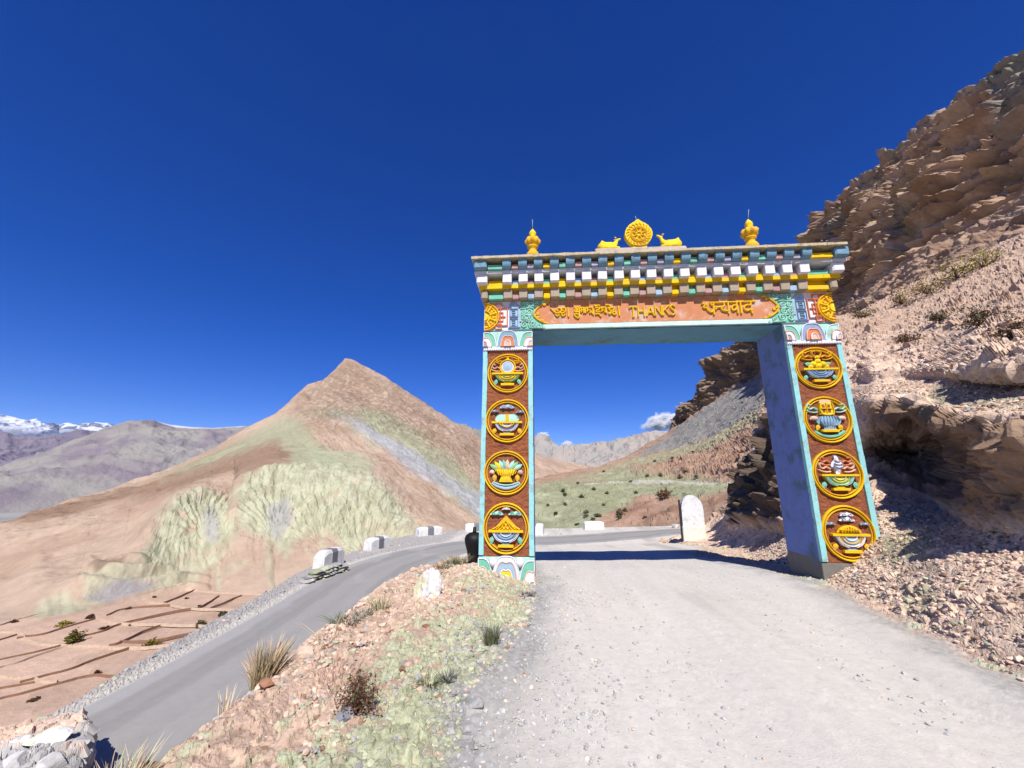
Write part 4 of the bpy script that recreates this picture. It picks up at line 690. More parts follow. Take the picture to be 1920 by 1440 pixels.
def build_pillar(x0, x1, arts, meds, name_label, base_kind):
    mb = MB(); zt = 3.33
    # core of plaster, slightly wavy faces
    y0 = GY+.03; y1 = GY+DEP
    for (P, Fs), m in (((face_grid(x0, x1, -2.6, zt, y0, 10, 50, .0, K_aqua)), K_turq),): mb.add(P, Fs, m)
    def sideface(x, sgn, m):
        Y, Z = np.meshgrid(np.linspace(y0, y1, 12), np.linspace(-2.6, zt, 56), indexing='ij'); P = np.stack([np.full(Y.size, x), Y.ravel(), Z.ravel()], 1)
        P[:, 0] += fbm(P, 1.6, 3, seed=3)*.02*np.sin((P[:, 1]-y0)/DEP*math.pi); i = np.arange(12*56).reshape(12, 56); Fs = np.stack([i[:-1, :-1], i[1:, :-1], i[1:, 1:], i[:-1, 1:]], -1).reshape(-1, 4)
        lowm = (P[Fs].mean(1)[:, 2]+fbm(P[Fs].mean(1), 2., 2)*.12) < -1.42
        mb.add(P, Fs[~lowm].tolist(), m, True); mb.add(P, Fs[lowm].tolist(), K_cem, True)
    sideface(x0, -1, K_aqua); sideface(x1, 1, K_aqua)
    mb.add([(x0, y1, -2.6), (x1, y1, -2.6), (x1, y1, zt), (x0, y1, zt)], [(0, 1, 2, 3)], K_aqua); mb.add([(x0, y0, -2.6), (x1, y0, -2.6), (x1, y1, -2.6), (x0, y1, -2.6)], [(0, 1, 2, 3)], K_cem)
    pil = gp(mb, 'pillar')
    pil['label'] = name_label
    b = .095
    for xa, xb in ((x0-.004, x0+b), (x1-b, x1+.004)):
        mb = MB()
        for i in range(22):
            za = -1.44+i*(4.31/22); zb_ = za+4.31/22-.0; j = random.uniform(-.005, .005); mb.box(xa+j*.3, xb+j, GY-.035, GY+.05, za, zb_, K_turq)
        gp(mb, 'edge_band', pil)
    mb = MB(); P, Fs = face_grid(x0+b, x1-b, -1.46, 2.86, GY, 60, 230, .030, K_rust, 7, .01); mb.add(P, Fs, K_rust, True); gp(mb, 'rust_panel', pil)
    for k, (cx, cz, rx, rz) in zip(arts, meds):
        M = Med(cx, cz, rx, rz, GY+.005); M.ring(); med_art(M, k); gp(M.mb, 'medallion', pil)
    # upper lotus band
    mb = MB(); cx = (x0+x1)/2; cl = (x0+.004, x1-.004); mb.box(x0+.003, x1-.003, GY-.01, GY+.04, 2.9, 3.30, K_mint)
    s = -1 if base_kind == 'right' else 1
    petal(mb, x0+.02, 2.93, .27, .34, GY-.01, [(K_teal, 1.), (K_white, .62), (K_pink, .3)], (x0+.004, cx-.21)); petal(mb, x1-.02, 2.93, .27, .34, GY-.01, [(K_teal if s > 0 else K_mint, 1.), (K_white, .62), (K_peach, .3)], (cx+.21, x1-.004))
    petal(mb, cx, 2.93, .235, .37, GY-.02, [(K_pblue if s < 0 else K_blue, 1.), (K_rim, .64), (K_peach, .3)])
    gp(mb, 'lotus_band', pil)
    mb = MB(); mb.box(x0-.008, x1+.008, GY-.05, GY+.03, 2.865, 2.935, K_white, .012)
    n = 22
    for i in range(n): mb.lathe([(.004, 2.835), (.02, 2.842), (.026, 2.865), (.02, 2.885), (.004, 2.89)], x0+(i+.5)*(x1-x0)/n, GY-.04, K_white, 8)
    gp(mb, 'bead_strip', pil)
    # lotus base
    mb = MB(); mb.box(x0-.01, x1+.01, GY-.012, GY+.05, -2.5, -1.47, K_cem if base_kind == 'right' else K_mint, .01)
    if base_kind != 'right':
        petal(mb, x0+.03, -2.05, .26, .55, GY-.012, [(K_teal, 1.), (K_white, .72), (K_mint, .42)], (x0-.005, cx-.2)); petal(mb, x1-.03, -2.15, .27, .62, GY-.012, [(K_teal, 1.), (K_white, .7), (K_green, .36)], (cx+.2, x1+.005))
        petal(mb, cx, -1.98, .27, .53, GY-.025, [(K_white, 1.), (K_lblue, .82), (K_lem, .52), (K_rim, .3)])
        for a in (-.27, .27): mb.lathe([(.01, -1.66), (.06, -1.63), (.08, -1.56), (.05, -1.49), (.01, -1.47)], cx+a, GY-.03, K_white, 10)
    gp(mb, 'lotus_base', pil)
    return pil
ML = [(-.782, 2.32, .455, .445), (-.787, 1.262, .475, .47), (-.80, .172, .475, .455), (-.793, -.925, .475, .50)]
MR = [(5.716, 2.325, .475, .45), (5.714, 1.24, .475, .475), (5.718, .165, .48, .475), (5.72, -.93, .485, .51)]
build_pillar(XL0, XL1, ['mirror', 'curd', 'grass', 'knot'], ML, 'left pillar standing on the rubble mound', 'left')
build_pillar(XR0, XR1, ['fruit', 'shell', 'conch', 'grain'], MR, 'right pillar with bare cement foot at the rubble slope', 'right')
# lintel
mb = MB(); mb.box(XL0, XR1, GY+.03, GY+DEP, 3.332, 4.86, K_aqua); gp(mb, 'lintel')
mb = MB(); X, Y = np.meshgrid(np.linspace(XL1-.0, XR0+.0, 160), np.linspace(GY+.02, GY+DEP-.01, 30), indexing='ij'); P = np.stack([X.ravel(), Y.ravel(), np.full(X.size, 3.322)], 1); P[:, 2] -= np.abs(fbm(P*[.6, 1.6, 1], 2.2, 4, seed=5))*.035
i = np.arange(160*30).reshape(160, 30); mb.add(P, np.stack([i[:-1, :-1], i[:-1, 1:], i[1:, 1:], i[1:, :-1]], -1).reshape(-1, 4).tolist(), K_under, True); gp(mb, 'soffit')
# orange name panel with pointed-arch ends
mb = MB(); mb.box(-.25, 5.19, GY-.012, GY+.04, 3.445, 4.08, K_mint)
pL = [(.14, 3.45), (-.0, 3.5), (-.12, 3.58), (-.19, 3.69), (-.13, 3.82), (.0, 3.93), (.13, 3.98)]; pR = [(4.80, 3.98), (4.93, 3.93), (5.05, 3.82), (5.12, 3.69), (5.05, 3.58), (4.92, 3.49), (4.78, 3.45)]
mb.prism(pL+[(.2, 4.02), (4.72, 4.02)]+pR, GY-.03, GY, K_org); gp(mb, 'name_panel')
for p, bx, sp in ((pL, -.13, ((.05, 3.92), (.0, 3.53))), (pR, 5.06, ((4.88, 3.91), (4.9, 3.51)))):
    mb = MB(); mb.ribbon(p, .045, GY-.028, .03, K_gold)
    for a in (-.5, .5, 1.6, -1.6): mb.prism(circ(bx+.04*math.cos(a*2), 3.66+.05*math.sin(a*2), .035, 8), GY-.055, GY-.02, K_gold, .01)
    for x, z in sp: mb.prism(circ(x, z, .035, 10), GY-.06, GY-.02, K_gold, .015)
    gp(mb, 'arch_moulding')
mb = MB()
for i in range(30):
    xa = .02+i*(4.92/30); j = random.uniform(-.004, .004); mb.box(xa, xa+4.92/30, GY-.05+j, GY+.03, 3.338, 3.432+j, K_trim)
gp(mb, 'bottom_trim')
# --- lettering
def stroke_set(mb, strokes, ox, oz, sx, sz, w, m, d=.045):
    for st in strokes: mb.ribbon([(ox+a*sx, oz+b*sz) for a, b in st], w, GY-.028, d, m, sm=3 if len(st) > 2 else 1)
def poly_stroke(mb, strokes, ox, oz, s, w, m, d=.045):
    for st in strokes:
        for a, b in zip(st[:-1], st[1:]): mb.ribbon([(ox+a[0]*s, oz+a[1]*s), (ox+b[0]*s, oz+b[1]*s)], w, GY-.028, d, m, sm=1)
# zoom pixel -> panel helper for the two scripts drawn stroke by stroke
def zp(pts, X0, Y0, sc_): return [(lambda p: (p[0], p[2]))(atY(X0+a/sc_, Y0+b/sc_, GY-.04)) for a, b in pts]
mb = MB()
TS = [[(340, 300), (380, 335), (430, 385), (480, 400), (530, 385), (560, 340), (530, 300), (490, 300), (465, 325), (480, 350), (505, 345)],
      [(530, 385), (570, 400), (620, 385), (645, 345), (630, 300), (590, 295), (565, 325), (585, 350), (605, 340)],
      [(440, 425), (470, 455), (500, 450), (520, 425)], [(560, 425), (590, 455), (620, 445), (640, 420)],
      [(690, 285), (703, 470)],
      [(810, 290), (915, 285)], [(912, 285), (918, 470), (880, 490), (830, 455), (812, 430)], [(820, 290), (860, 330), (820, 345), (840, 375), (915, 375)], [(812, 430), (850, 415), (915, 430)], [(870, 300), (880, 340), (860, 372)],
      [(935, 295), (1010, 290)], [(1005, 290), (1012, 400)], [(945, 300), (970, 340), (1005, 345)], [(940, 345), (965, 385)],
      [(1030, 295), (1045, 400)], [(1040, 290), (1190, 285)], [(1060, 300), (1090, 345), (1060, 370)], [(1090, 330), (1140, 345), (1130, 400)], [(1185, 290), (1200, 430)], [(1110, 330), (1190, 410)],
      [(1210, 240), (1250, 262), (1300, 240), (1330, 255)], [(1230, 292), (1330, 290)], [(1325, 292), (1310, 330), (1260, 340), (1265, 372), (1330, 368)], [(1240, 425), (1290, 410), (1330, 435), (1352, 468)],
      [(1340, 290), (1450, 285)], [(1350, 300), (1385, 345), (1350, 372)], [(1385, 335), (1430, 350), (1425, 385)], [(1445, 290), (1460, 400)], [(1400, 330), (1450, 385)],
      [(1440, 245), (1490, 230), (1530, 255), (1560, 290)], [(1480, 295), (1620, 288)], [(1500, 300), (1540, 345), (1600, 340), (1615, 300)], [(1540, 345), (1560, 380), (1530, 420), (1510, 400), (1560, 375)], [(1560, 380), (1610, 425), (1650, 415), (1640, 375), (1600, 370), (1580, 400)],
      [(1695, 255), (1722, 450)]]
for st in TS: mb.ribbon(zp(st, 1000, 550, 10.667), .036, GY-.028, .045, K_yel, sm=3 if len(st) > 2 else 1)
gp(mb, 'tibetan_lettering')
mb = MB()
# THANKS : letters drawn in zoom space (crop 1170..1280 x 560..605)
TH_ = dict(T=[[(0, 1), (.62, 1)], [(.33, 1), (.33, 0)], [(0, 1), (0, .86)], [(.62, 1), (.62, .86)], [(.22, 0), (.44, 0)]], H=[[(0, 1), (0, 0)], [(.55, 1), (.55, 0)], [(0, .5), (.55, .5)]], A=[[(0, 0), (.33, 1), (.66, 0)], [(.13, .36), (.53, .36)]],
           N=[[(0, 0), (0, 1), (.58, 0), (.58, 1)]], K=[[(0, 1), (0, 0)], [(.55, 1), (.02, .45)], [(.2, .6), (.58, 0)]])
XC = dict(T=1181, H=1197, A=1213, N=1229, K=1243.5, S=1257)
for ch in 'THANK':
    p = atY(XC[ch], 594.5-(XC[ch]-1181)*.045, GY-.04); s = .235
    for st in TH_[ch]:
        for a, b in zip(st[:-1], st[1:]): mb.ribbon([(p[0]+a[0]*s, p[2]+a[1]*s), (p[0]+b[0]*s, p[2]+b[1]*s)], .036, GY-.028, .045, K_yel, sm=1)
p = atY(XC['S'], 591, GY-.04); mb.ribbon([(p[0]+a*.235, p[2]+b*.235) for a, b in [(.45, .84), (.34, .98), (.14, .96), (.06, .76), (.2, .56), (.36, .42), (.42, .2), (.28, .02), (.1, .02), (-.02, .16)]], .036, GY-.028, .045, K_yel)
gp(mb, 'thanks_lettering')
mb = MB()
DS = [[(430, 245), (1335, 218)], [(260, 262), (300, 268), (330, 300), (300, 335), (340, 350), (380, 330)], [(330, 265), (360, 275), (362, 300)], [(372, 330), (375, 370), (420, 415), (480, 430), (500, 380)], [(500, 245), (505, 330), (520, 480)], [(440, 250), (450, 280), (480, 300)],
      [(520, 345), (550, 335), (560, 375), (530, 372)], [(550, 345), (650, 330), (700, 345)], [(700, 240), (720, 290), (690, 330), (660, 360), (690, 395), (760, 410), (800, 400)], [(790, 240), (800, 350), (812, 465)],
      [(960, 235), (975, 350), (995, 458)], [(955, 300), (900, 300), (870, 345), (890, 395), (940, 390), (965, 340)], [(1035, 232), (1050, 350), (1065, 458)],
      [(1240, 226), (1245, 290), (1180, 285), (1120, 320), (1125, 380), (1180, 405), (1230, 385), (1255, 400), (1285, 465)], [(1230, 385), (1265, 375), (1285, 400)]]
for st in DS: mb.ribbon(zp(st, 1290, 545, 10.667), .040, GY-.028, .05, K_yel, sm=3 if len(st) > 2 else 1)
gp(mb, 'devanagari_lettering')
# --- end decorations above the pillars: half wheel, fretwork, blue keys, green scrolls
def end_decor(side):
    fl = (lambda x: x) if side < 0 else (lambda x: 4.927-x)
    def R(p): return [(fl(x), z) for x, z in p]
    y = GY-.012
    mb = MB(); a, b = sorted((fl(-1.335), fl(-.235))); mb.box(a, b, y, GY+.04, 3.335, 4.05, K_white); gp(mb, 'decor_ground')
    mb = MB()
    for x0, x1, z0, z1 in ((-1.31, -1.12, 3.86, 3.98), (-1.07, -.93, 3.86, 3.98), (-1.31, -1.12, 3.36, 3.47), (-1.07, -.93, 3.36, 3.47), (-1.02, -.80, 3.44, 3.87)):
        mb.ribbon(R([(x0, z0), (x1, z0), (x1, z1), (x0, z1)]), .032, y, .04, K_rim, closed=True, sm=1)
    for p in ([(-1.02, 3.76), (-.9, 3.76), (-.9, 3.55), (-1.02, 3.55)], [(-1.0, 3.655), (-.84, 3.655)], [(-.96, 3.87), (-.96, 3.44)]): mb.ribbon(R(p), .028, y, .035, K_rim, sm=1)
    gp(mb, 'fretwork')
    mb = MB(); cx, cz, r = -1.322, 3.66, .34
    arc_ = lambda rr, n=16: [(cx+rr*math.cos(t), cz+rr*math.sin(t)) for t in np.linspace(-math.pi/2, math.pi/2, n)]
    mb.prism(R(arc_(.33)), y-.02, y, K_lem); mb.ribbon(R(arc_(.33)), .035, y-.018, .04, K_gold, sm=1); mb.ribbon(R(arc_(.27)), .025, y-.018, .03, K_yel, sm=1); mb.ribbon(R(arc_(.14, 10)), .03, y-.018, .035, K_gold, sm=1); mb.prism(R(arc_(.09, 10)), y-.05, y, K_lem, .01)
    for t in (-1.1, -.4, .3, 1.0):
        mb.ribbon(R([(cx+.13*math.cos(t), cz+.13*math.sin(t)), (cx+.29*math.cos(t), cz+.29*math.sin(t))]), .05, y-.018, .045, K_yel, sm=1); mb.prism(R([(cx+q*math.cos(t+s_), cz+q*math.sin(t+s_)) for q, s_ in ((.2, .2), (.28, .34), (.2, .5), (.15, .34))]), y-.04, y, K_gold)
    gp(mb, 'half_wheel')
    mb = MB(); mb.prism(R([(-.76, 3.36), (-.55, 3.36), (-.5, 3.40), (-.5, 3.9), (-.56, 3.96), (-.6, 4.02), (-.72, 4.02), (-.76, 3.94)]), y-.015, y, K_lblue)
    for z in (3.50, 3.74):
        mb.ribbon(R([(-.74, z-.09), (-.56, z-.09), (-.56, z+.10), (-.74, z+.10)]), .02, y-.014, .03, K_pblue, closed=True, sm=1)
        mb.ribbon(R([(-.70, z+.06), (-.62, z+.06), (-.62, z), (-.69, z), (-.69, z-.06), (-.61, z-.06)]), .018, y-.014, .03, K_blue, sm=1)
    mb.ribbon(R([(-.78, 3.385), (-.5, 3.385)]), .02, y-.014, .03, K_pblue, sm=1); gp(mb, 'key_panel')
    mb = MB(); mb.prism(R([(-.5, 3.345), (.14, 3.345), (.02, 3.43), (-.14, 3.54), (-.22, 3.68), (-.14, 3.84), (.02, 3.96), (.02, 4.03), (-.5, 4.03)]), y-.012, y, K_teal)
    for cx_, cz_, r_, t_, a_, d_ in ((-.42, 3.92, .075, 1.4, 0, 1), (-.27, 3.93, .07, 1.4, 2.5, -1), (-.13, 3.95, .06, 1.3, 3, 1), (-.43, 3.76, .06, 1.4, 1, -1), (-.30, 3.76, .075, 1.5, 4, 1), (-.43, 3.61, .06, 1.4, 5, 1), (-.30, 3.60, .075, 1.5, 2, -1), (-.41, 3.45, .085, 1.6, 1, 1), (-.24, 3.46, .085, 1.5, 4, -1), (-.08, 3.42, .06, 1.4, 2, 1), (.04, 3.38, .035, 1.2, 0, -1)):
        mb.ribbon(R(spiral(cx_, cz_, r_, t_, a_, d_, 12)), .030, y-.011, .032, K_mint, taper=False, sm=2)
    for p in ([(-.5, 3.84), (-.4, 3.84), (-.3, 3.86), (-.2, 3.84)], [(-.52, 3.53), (-.4, 3.53), (-.3, 3.52), (-.16, 3.5)], [(-.36, 4.0), (-.3, 3.92), (-.34, 3.84)], [(-.2, 4.01), (-.2, 3.9), (-.1, 3.88)], [(-.48, 3.69), (-.36, 3.68), (-.22, 3.68)], [(-.3, 3.38), (-.16, 3.37), (0, 3.36)]): mb.ribbon(R(p), .024, y-.011, .032, K_mint, sm=3)
    gp(mb, 'scroll_work')
end_decor(-1); end_decor(1)
# --- stepped cornice of three rows of block ends
CX0, CX1 = -1.335, 6.262
xs = [-.78+i*.3545 for i in range(19)]
mb = MB(); mb.box(CX0+.002, CX1-.002, GY-.03+.0, GY+DEP+.06, 4.045, 4.285, K_cem); mb.box(CX0-.04, CX1+.04, GY-.02, GY+DEP+.12, 4.34, 4.58, K_cem); mb.box(CX0-.07, CX1+.07, GY-.10, GY+DEP+.2, 4.632, 4.85, K_cem); gp(mb, 'cornice_core')
def ledge(name, z0, z1, o, m, ox):
    mb = MB(); n = 46; x0, x1 = CX0-ox, CX1+ox
    for i in range(n):
        a = x0+(x1-x0)*i/n; c = x0+(x1-x0)*(i+1)/n; j = random.uniform(-.006, .006); mb.box(a, c, GY-o+j, GY+DEP+ox, z0+j*.4, z1+j*.6, m)
    gp(mb, name)
ledge('yellow_ledge', 4.262, 4.346, .235, K_yel, .10); ledge('pale_ledge', 4.572, 4.634, .37, K_ledge, .19)
mb = MB(); n = 120; x0, x1 = CX0-.24, CX1+.12
for i in range(n):
    a = x0+(x1-x0)*i/n; c = x0+(x1-x0)*(i+1)/n; j = random.uniform(-.008, .008); k = fbm(np.array([[a*3, 0, 0]]), 1, 3)[0]*.025; mb.box(a, c+.002, GY-.56+j+k, GY+DEP+.30, 4.848, 4.905+j*1.2+k, K_slab)
gp(mb, 'coping_slab')
def blk(x, w, y0, y1, z0, z1, m, rnd=False):
    mb = MB()
    if rnd:
        h = z1-z0; n = 7; prof = [(y0+(.10*(1-math.cos(t))), z1-h*.35-h*.65*math.sin(t)) for t in np.linspace(0, math.pi/2, n)]
        poly = [(y0, z1), ]+prof+[(y1, z0), (y1, z1)]; V = [(x-w/2, a, b) for a, b in poly]+[(x+w/2, a, b) for a, b in poly]; k = len(poly)
        mb.add(V, [list(range(k)), list(range(2*k-1, k-1, -1))]+[[i, (i+1) % k, k+(i+1) % k, k+i] for i in range(k)], m)
    else: mb.box(x-w/2, x+w/2, y0, y1, z0, z1, m, .012, .004)
    gp(mb, 'cornice_block')
ROW = [(4.60+.038, 4.846, .50, .10, K_cap, .19, True, .19), (4.347, 4.570, .35, .02, K_white, .20, False, .15), (4.03, 4.266, .20, .03, K_brown, .195, False, .06)]
PAN = [[K_teal, K_pink, K_lilac, K_yel, K_teal], [K_yel, K_lblue, K_pink, K_teal, K_yel], [K_teal, K_pink, K_lblue, K_yel, K_teal]]
for r, (z0, z1, of, ob, m, wb, rd, ox) in enumerate(ROW):
    for x in xs: blk(x+random.uniform(-.006, .006), wb, GY-of, GY-ob+.02, z0, z1, m, rd)
    for e, sx in ((CX0, -1), (CX1, 1)):
        mb = MB(); mb.box(*sorted((e+sx*(ox), e-sx*.10)), GY-of-.0, GY-ob+.30, z0, z1, m, .03, .006); gp(mb, 'cornice_block')
        for yy in (9.0, 9.4): mb = MB(); mb.box(*sorted((e+sx*(ox), e-sx*.02)), yy-.1, yy+.1, z0, z1, m, .012); gp(mb, 'cornice_block')
    cyc = [K_pink, K_lilac, K_yel, K_teal] if r == 0 else ([K_lblue, K_pink, K_teal, K_yel] if r == 1 else [K_pink, K_lblue, K_yel, K_teal])
    stp, zs = ((.43, .115), (.225, .11), (.155, .11))[r]
    def recess(a, c, m2):
        mb = MB(); mb.box(a, c, GY-ob-.03, GY-ob+.01, z0, z1-.004, m2); mb.box(a+.004, c-.004, GY-stp, GY-ob-.028, z0+.001, z0+zs+random.uniform(-.01, .01), m2, .008, .004); gp(mb, 'recess_panel')
    for i in range(18): recess(xs[i]+wb/2+.004, xs[i+1]-wb/2-.004, cyc[i % 4])
    for a, c, m2 in ((CX0+.11, xs[0]-wb/2-.004, (K_teal, K_yel, K_teal)[r]), (xs[-1]+wb/2+.004, CX1-.11, (K_yel, K_teal, K_yel)[r])): recess(a, c, m2)
# --- roof figures
mb = MB(); mb.box(1.2, 3.18, GY-.44, GY+.05, 4.92, 5.05, K_peach2, .02, .01); gp(mb, 'roof_plinth'); FY = GY-.31
def finial(x, tilt=0.):
    mb = MB(); q = 4.93
    mb.lathe([(.14, q), (.15, q+.10), (.12, q+.16), (.085, q+.2), (.085, q+.25), (.12, q+.28), (.125, q+.31), (.09, q+.33)], x, FY, K_gold, 18)
    mb.lathe([(.09, q+.33), (.155, q+.40), (.165, q+.46), (.13, q+.52), (.06, q+.54)], x, FY, K_gold, 40, .16, 8)
    mb.lathe([(.05, q+.53), (.075, q+.55), (.055, q+.58), (.085, q+.63), (.08, q+.67), (.045, q+.73), (.008, q+.78)], x+tilt*.1, FY, K_lem, 16)
    mb.tube([(x+tilt*.1, FY, q+.76), (x+tilt*.1+tilt*.5, FY, q+1.03)], .008, K_steel, 6); return gp(mb, 'finial')
finial(-.20); finial(4.60, .1)
mb = MB(); mb.box(4.72, 5.15, GY-.34, GY-.02, 4.92, 5.03, K_slab, .015, .01); gp(mb, 'loose_cap_stone')
# wheel in a flame-shaped halo
mb = MB(); wx, wz = 2.19, 5.425; WS = .86
out_ = [(0, .44), (.08, .37), (.2, .28), (.29, .14), (.315, .0), (.28, -.14), (.2, -.26), (.12, -.33), (.16, -.40), (-.16, -.40), (-.12, -.33), (-.2, -.26), (-.28, -.14), (-.315, .0), (-.29, .14), (-.2, .28), (-.08, .37)]
P = catmull(np.array(out_), 3, True); P = [(wx+.95*a*(1+.025*(i % 2)), wz+WS*b*(1+.02*(i % 2))) for i, (a, b) in enumerate(P)]
mb.prism(P, FY-.06, FY+.07, K_lem)
for r_, w_ in ((.185, .03), (.155, .02), (.05, .03)): mb.ribbon(circ(wx, wz-.01, r_, 26), w_, FY-.058, .03, K_gold, closed=True, sm=1)
for k in range(8):
    t = k*math.pi/4+.39; mb.ribbon([(wx+.05*math.cos(t), wz-.01+.05*math.sin(t)), (wx+.15*math.cos(t), wz-.01+.15*math.sin(t))], .024, FY-.058, .028, K_yel, sm=1)
    t2 = t+.39; mb.prism(circ(wx+.105*math.cos(t2), wz-.01+.105*math.sin(t2), .02, 6), FY-.061, FY-.05, K_rust)
for k in range(20):
    t = k*math.pi/10; rr_ = .25; mb.ribbon([(wx+.215*math.cos(t), wz-.01+.215*math.sin(t)), (wx+rr_*math.cos(t+.1), wz+rr_*math.sin(t+.1)), (wx+.27*math.cos(t+.22), wz+.27*math.sin(t+.22))], .022, FY-.058, .022, K_gold, sm=2)
mb.ribbon([(wx-.13, wz-.28), (wx, wz-.30), (wx+.13, wz-.28)], .03, FY-.058, .03, K_gold); mb.tube([(wx-.01, FY, wz+.36), (wx-.03, FY, wz+.50)], .008, K_steel, 6)
gp(mb, 'dharma_wheel')
def skin_body(name, joints, edges, m, levels=1):
    """one continuous body grown over a chain of joints (position, radius)"""
    me = bpy.data.meshes.new(name); me.from_pydata([j[0] for j in joints], edges, []); o = bpy.data.objects.new(name, me); sc.collection.objects.link(o)
    s = o.modifiers.new('skin', 'SKIN'); s.use_smooth_shade = True
    for v, j in zip(me.skin_vertices[0].data, joints): v.radius = (j[1], j[2] if len(j) > 2 else j[1])
    me.skin_vertices[0].data[0].use_root = True
    u = o.modifiers.new('sub', 'SUBSURF'); u.levels = levels; u.render_levels = levels
    dg = bpy.context.evaluated_depsgraph_get(); m2 = bpy.data.meshes.new_from_object(o.evaluated_get(dg)); m2.materials.clear(); m2.materials.append(m)
    for p in m2.polygons: p.use_smooth = True
    o.modifiers.clear(); o.data = m2; return o
def deer(x0, sgn, zb, lift):
    """recumbent deer statue, rump at x0, facing the wheel (sgn = direction of the head)"""
    q = lambda dx, dz, dy=0: (x0+sgn*dx*.84, FY+dy, zb+dz*.84)
    J = [(q(.30, .14), .10, .115), (q(.15, .13), .11, .12), (q(.05, .09), .075, .08), (q(.44, .14), .09, .10), (q(.53, .20), .055, .065), (q(.57, .29), .036, .04), (q(.58, .36+lift), .036, .036), (q(.64, .40+lift*1.2), .026, .028), (q(.69, .43+lift*1.6), .016, .017),
         (q(.22, .05, -.10), .045, .045), (q(.36, .03, -.11), .022, .025), (q(.22, .05, .10), .045, .045), (q(.36, .03, .11), .022, .025), (q(.50, .05, -.08), .04, .04), (q(.64, .03, -.09), .022, .025), (q(.50, .05, .08), .04, .04), (q(.64, .03, .09), .022, .025)]
    E = [(0, 1), (1, 2), (0, 3), (3, 4), (4, 5), (5, 6), (6, 7), (7, 8), (1, 9), (9, 10), (1, 11), (11, 12), (3, 13), (13, 14), (3, 15), (15, 16)]
    o = skin_body('deer_statue', J, E, K_lem, 2); o.data.transform(Matrix.Translation(-Vector(GL))); o.parent = gate
    for s in (-1, 1):
        mb = MB(); h = q(.565, .39+lift, s*.025); mb.tube([h, (h[0]-sgn*.02, h[1]+s*.02, h[2]+.02), (h[0]-sgn*.05, h[1]+s*.03, h[2]+.03)], [.010, .017, .005], K_lem, 6)
        e = mb.build('ear'); e.data.transform(Matrix.Translation(-Vector(GL))); e.parent = o
deer(1.22, 1, 5.045, -.04); deer(3.17, -1, 5.045, .0)
# ---------------------------------------------------------------- loose stones, plants and roadside objects
_ico = []
def _mkico():
    t = (1+5**.5)/2; v = np.array([(-1, t, 0), (1, t, 0), (-1, -t, 0), (1, -t, 0), (0, -1, t), (0, 1, t), (0, -1, -t), (0, 1, -t), (t, 0, -1), (t, 0, 1), (-t, 0, -1), (-t, 0, 1)], float); v /= np.linalg.norm(v[0])
    f = np.array([(0, 11, 5), (0, 5, 1), (0, 1, 7), (0, 7, 10), (0, 10, 11), (1, 5, 9), (5, 11, 4), (11, 10, 2), (10, 7, 6), (7, 1, 8), (3, 9, 4), (3, 4, 2), (3, 2, 6), (3, 6, 8), (3, 8, 9), (4, 9, 5), (2, 4, 11), (6, 2, 10), (8, 6, 7), (9, 8, 1)])
    return v, f
ICV, ICF = _mkico()
def rotm(n):
    q = RNG.normal(size=(n, 4)); q /= np.linalg.norm(q, axis=1)[:, None]; w_, x, y, z = q.T
    return np.stack([1-2*(y*y+z*z), 2*(x*y-z*w_), 2*(x*z+y*w_), 2*(x*y+z*w_), 1-2*(x*x+z*z), 2*(y*z-x*w_), 2*(x*z-y*w_), 2*(y*z+x*w_), 1-2*(x*x+y*y)], 1).reshape(n, 3, 3)
def scatter(name, P, S, C, m, label, cat='stones'):
    n = len(P); V = ICV[None]*(1+RNG.uniform(-.32, .32, (n, 12, 1)))*RNG.uniform(.55, 1.25, (n, 1, 3)); V = np.einsum('nij,nkj->nki', rotm(n), V); V[:, :, 2] *= .72
    V = V*S[:, None, None] + P[:, None, :] + np.array([0, 0, 1.])*(S*.25)[:, None, None]
    Fq = (ICF[None]+12*np.arange(n)[:, None, None]).reshape(-1, 3); col = np.repeat(C, 12, 0)
    return tag(mesh_np(name, V.reshape(-1, 3), Fq, m, col, smooth=False), label, cat, kind='stuff')
M_stone = mat('loose_stone', attr=True, var=.14, nscale=30, bump=.4, bscale=60, bdist=.01, rough=.92, spec=.15)
tanS, grnS, gryS, brnS = lin((228, 200, 178))*.78, lin((200, 202, 170))*.70, lin((192, 190, 186))*.66, lin((176, 142, 116))*.6
def pickcol(n, wts):
    k = RNG.choice(4, n, p=np.array(wts)/sum(wts)); return np.stack([tanS, grnS, gryS, brnS])[k]*RNG.uniform(.75, 1.15, (n, 1))
def ground_pts(n, x0, x1, y0, y1, keep):
    X = RNG.uniform(x0, x1, n*3); Y = y0*(y1/y0)**RNG.random(n*3); Z, d, sd, out, top_ = near_height(X, Y); k = keep(X, Y, d, sd, out); X, Y, Z = X[k][:n], Y[k][:n], Z[k][:n]; return np.stack([X, Y, Z], 1)
RLf = lambda Y: np.interp(Y, [-5, 2.8, 3.6, 5.1, 7.2, 9, 12, 16, 20, 24], [-.6, -.5, -.7, -.35, -.15, -.25, -1.2, -2.6, -4, -6])
P = ground_pts(21000, -3.6, .1, 1.6, 11, lambda X, Y, d, sd, out: (X < RLf(Y)) & (d > 1.75)); S = (.006+.030*RNG.random(len(P))**3.4)*np.clip(.6+P[:, 1]*.12, .7, 1.5)
gmask = (fbm(P, .55, 4, seed=9)*.8+.35*np.exp(-((P[:, 0]+.55)/.7)**2)-.25*sstep(-P[:, 0], 1.4, 2.4)+RNG.normal(size=len(P))*.12) > .16; cc = np.where(gmask[:, None], pickcol(len(P), (1, 5, 2, .3)), pickcol(len(P), (6, 1, 1.2, .8)))
scatter('loose_stones', P, S, cc, M_stone, 'loose angular stones littering the low bank between the two roads')
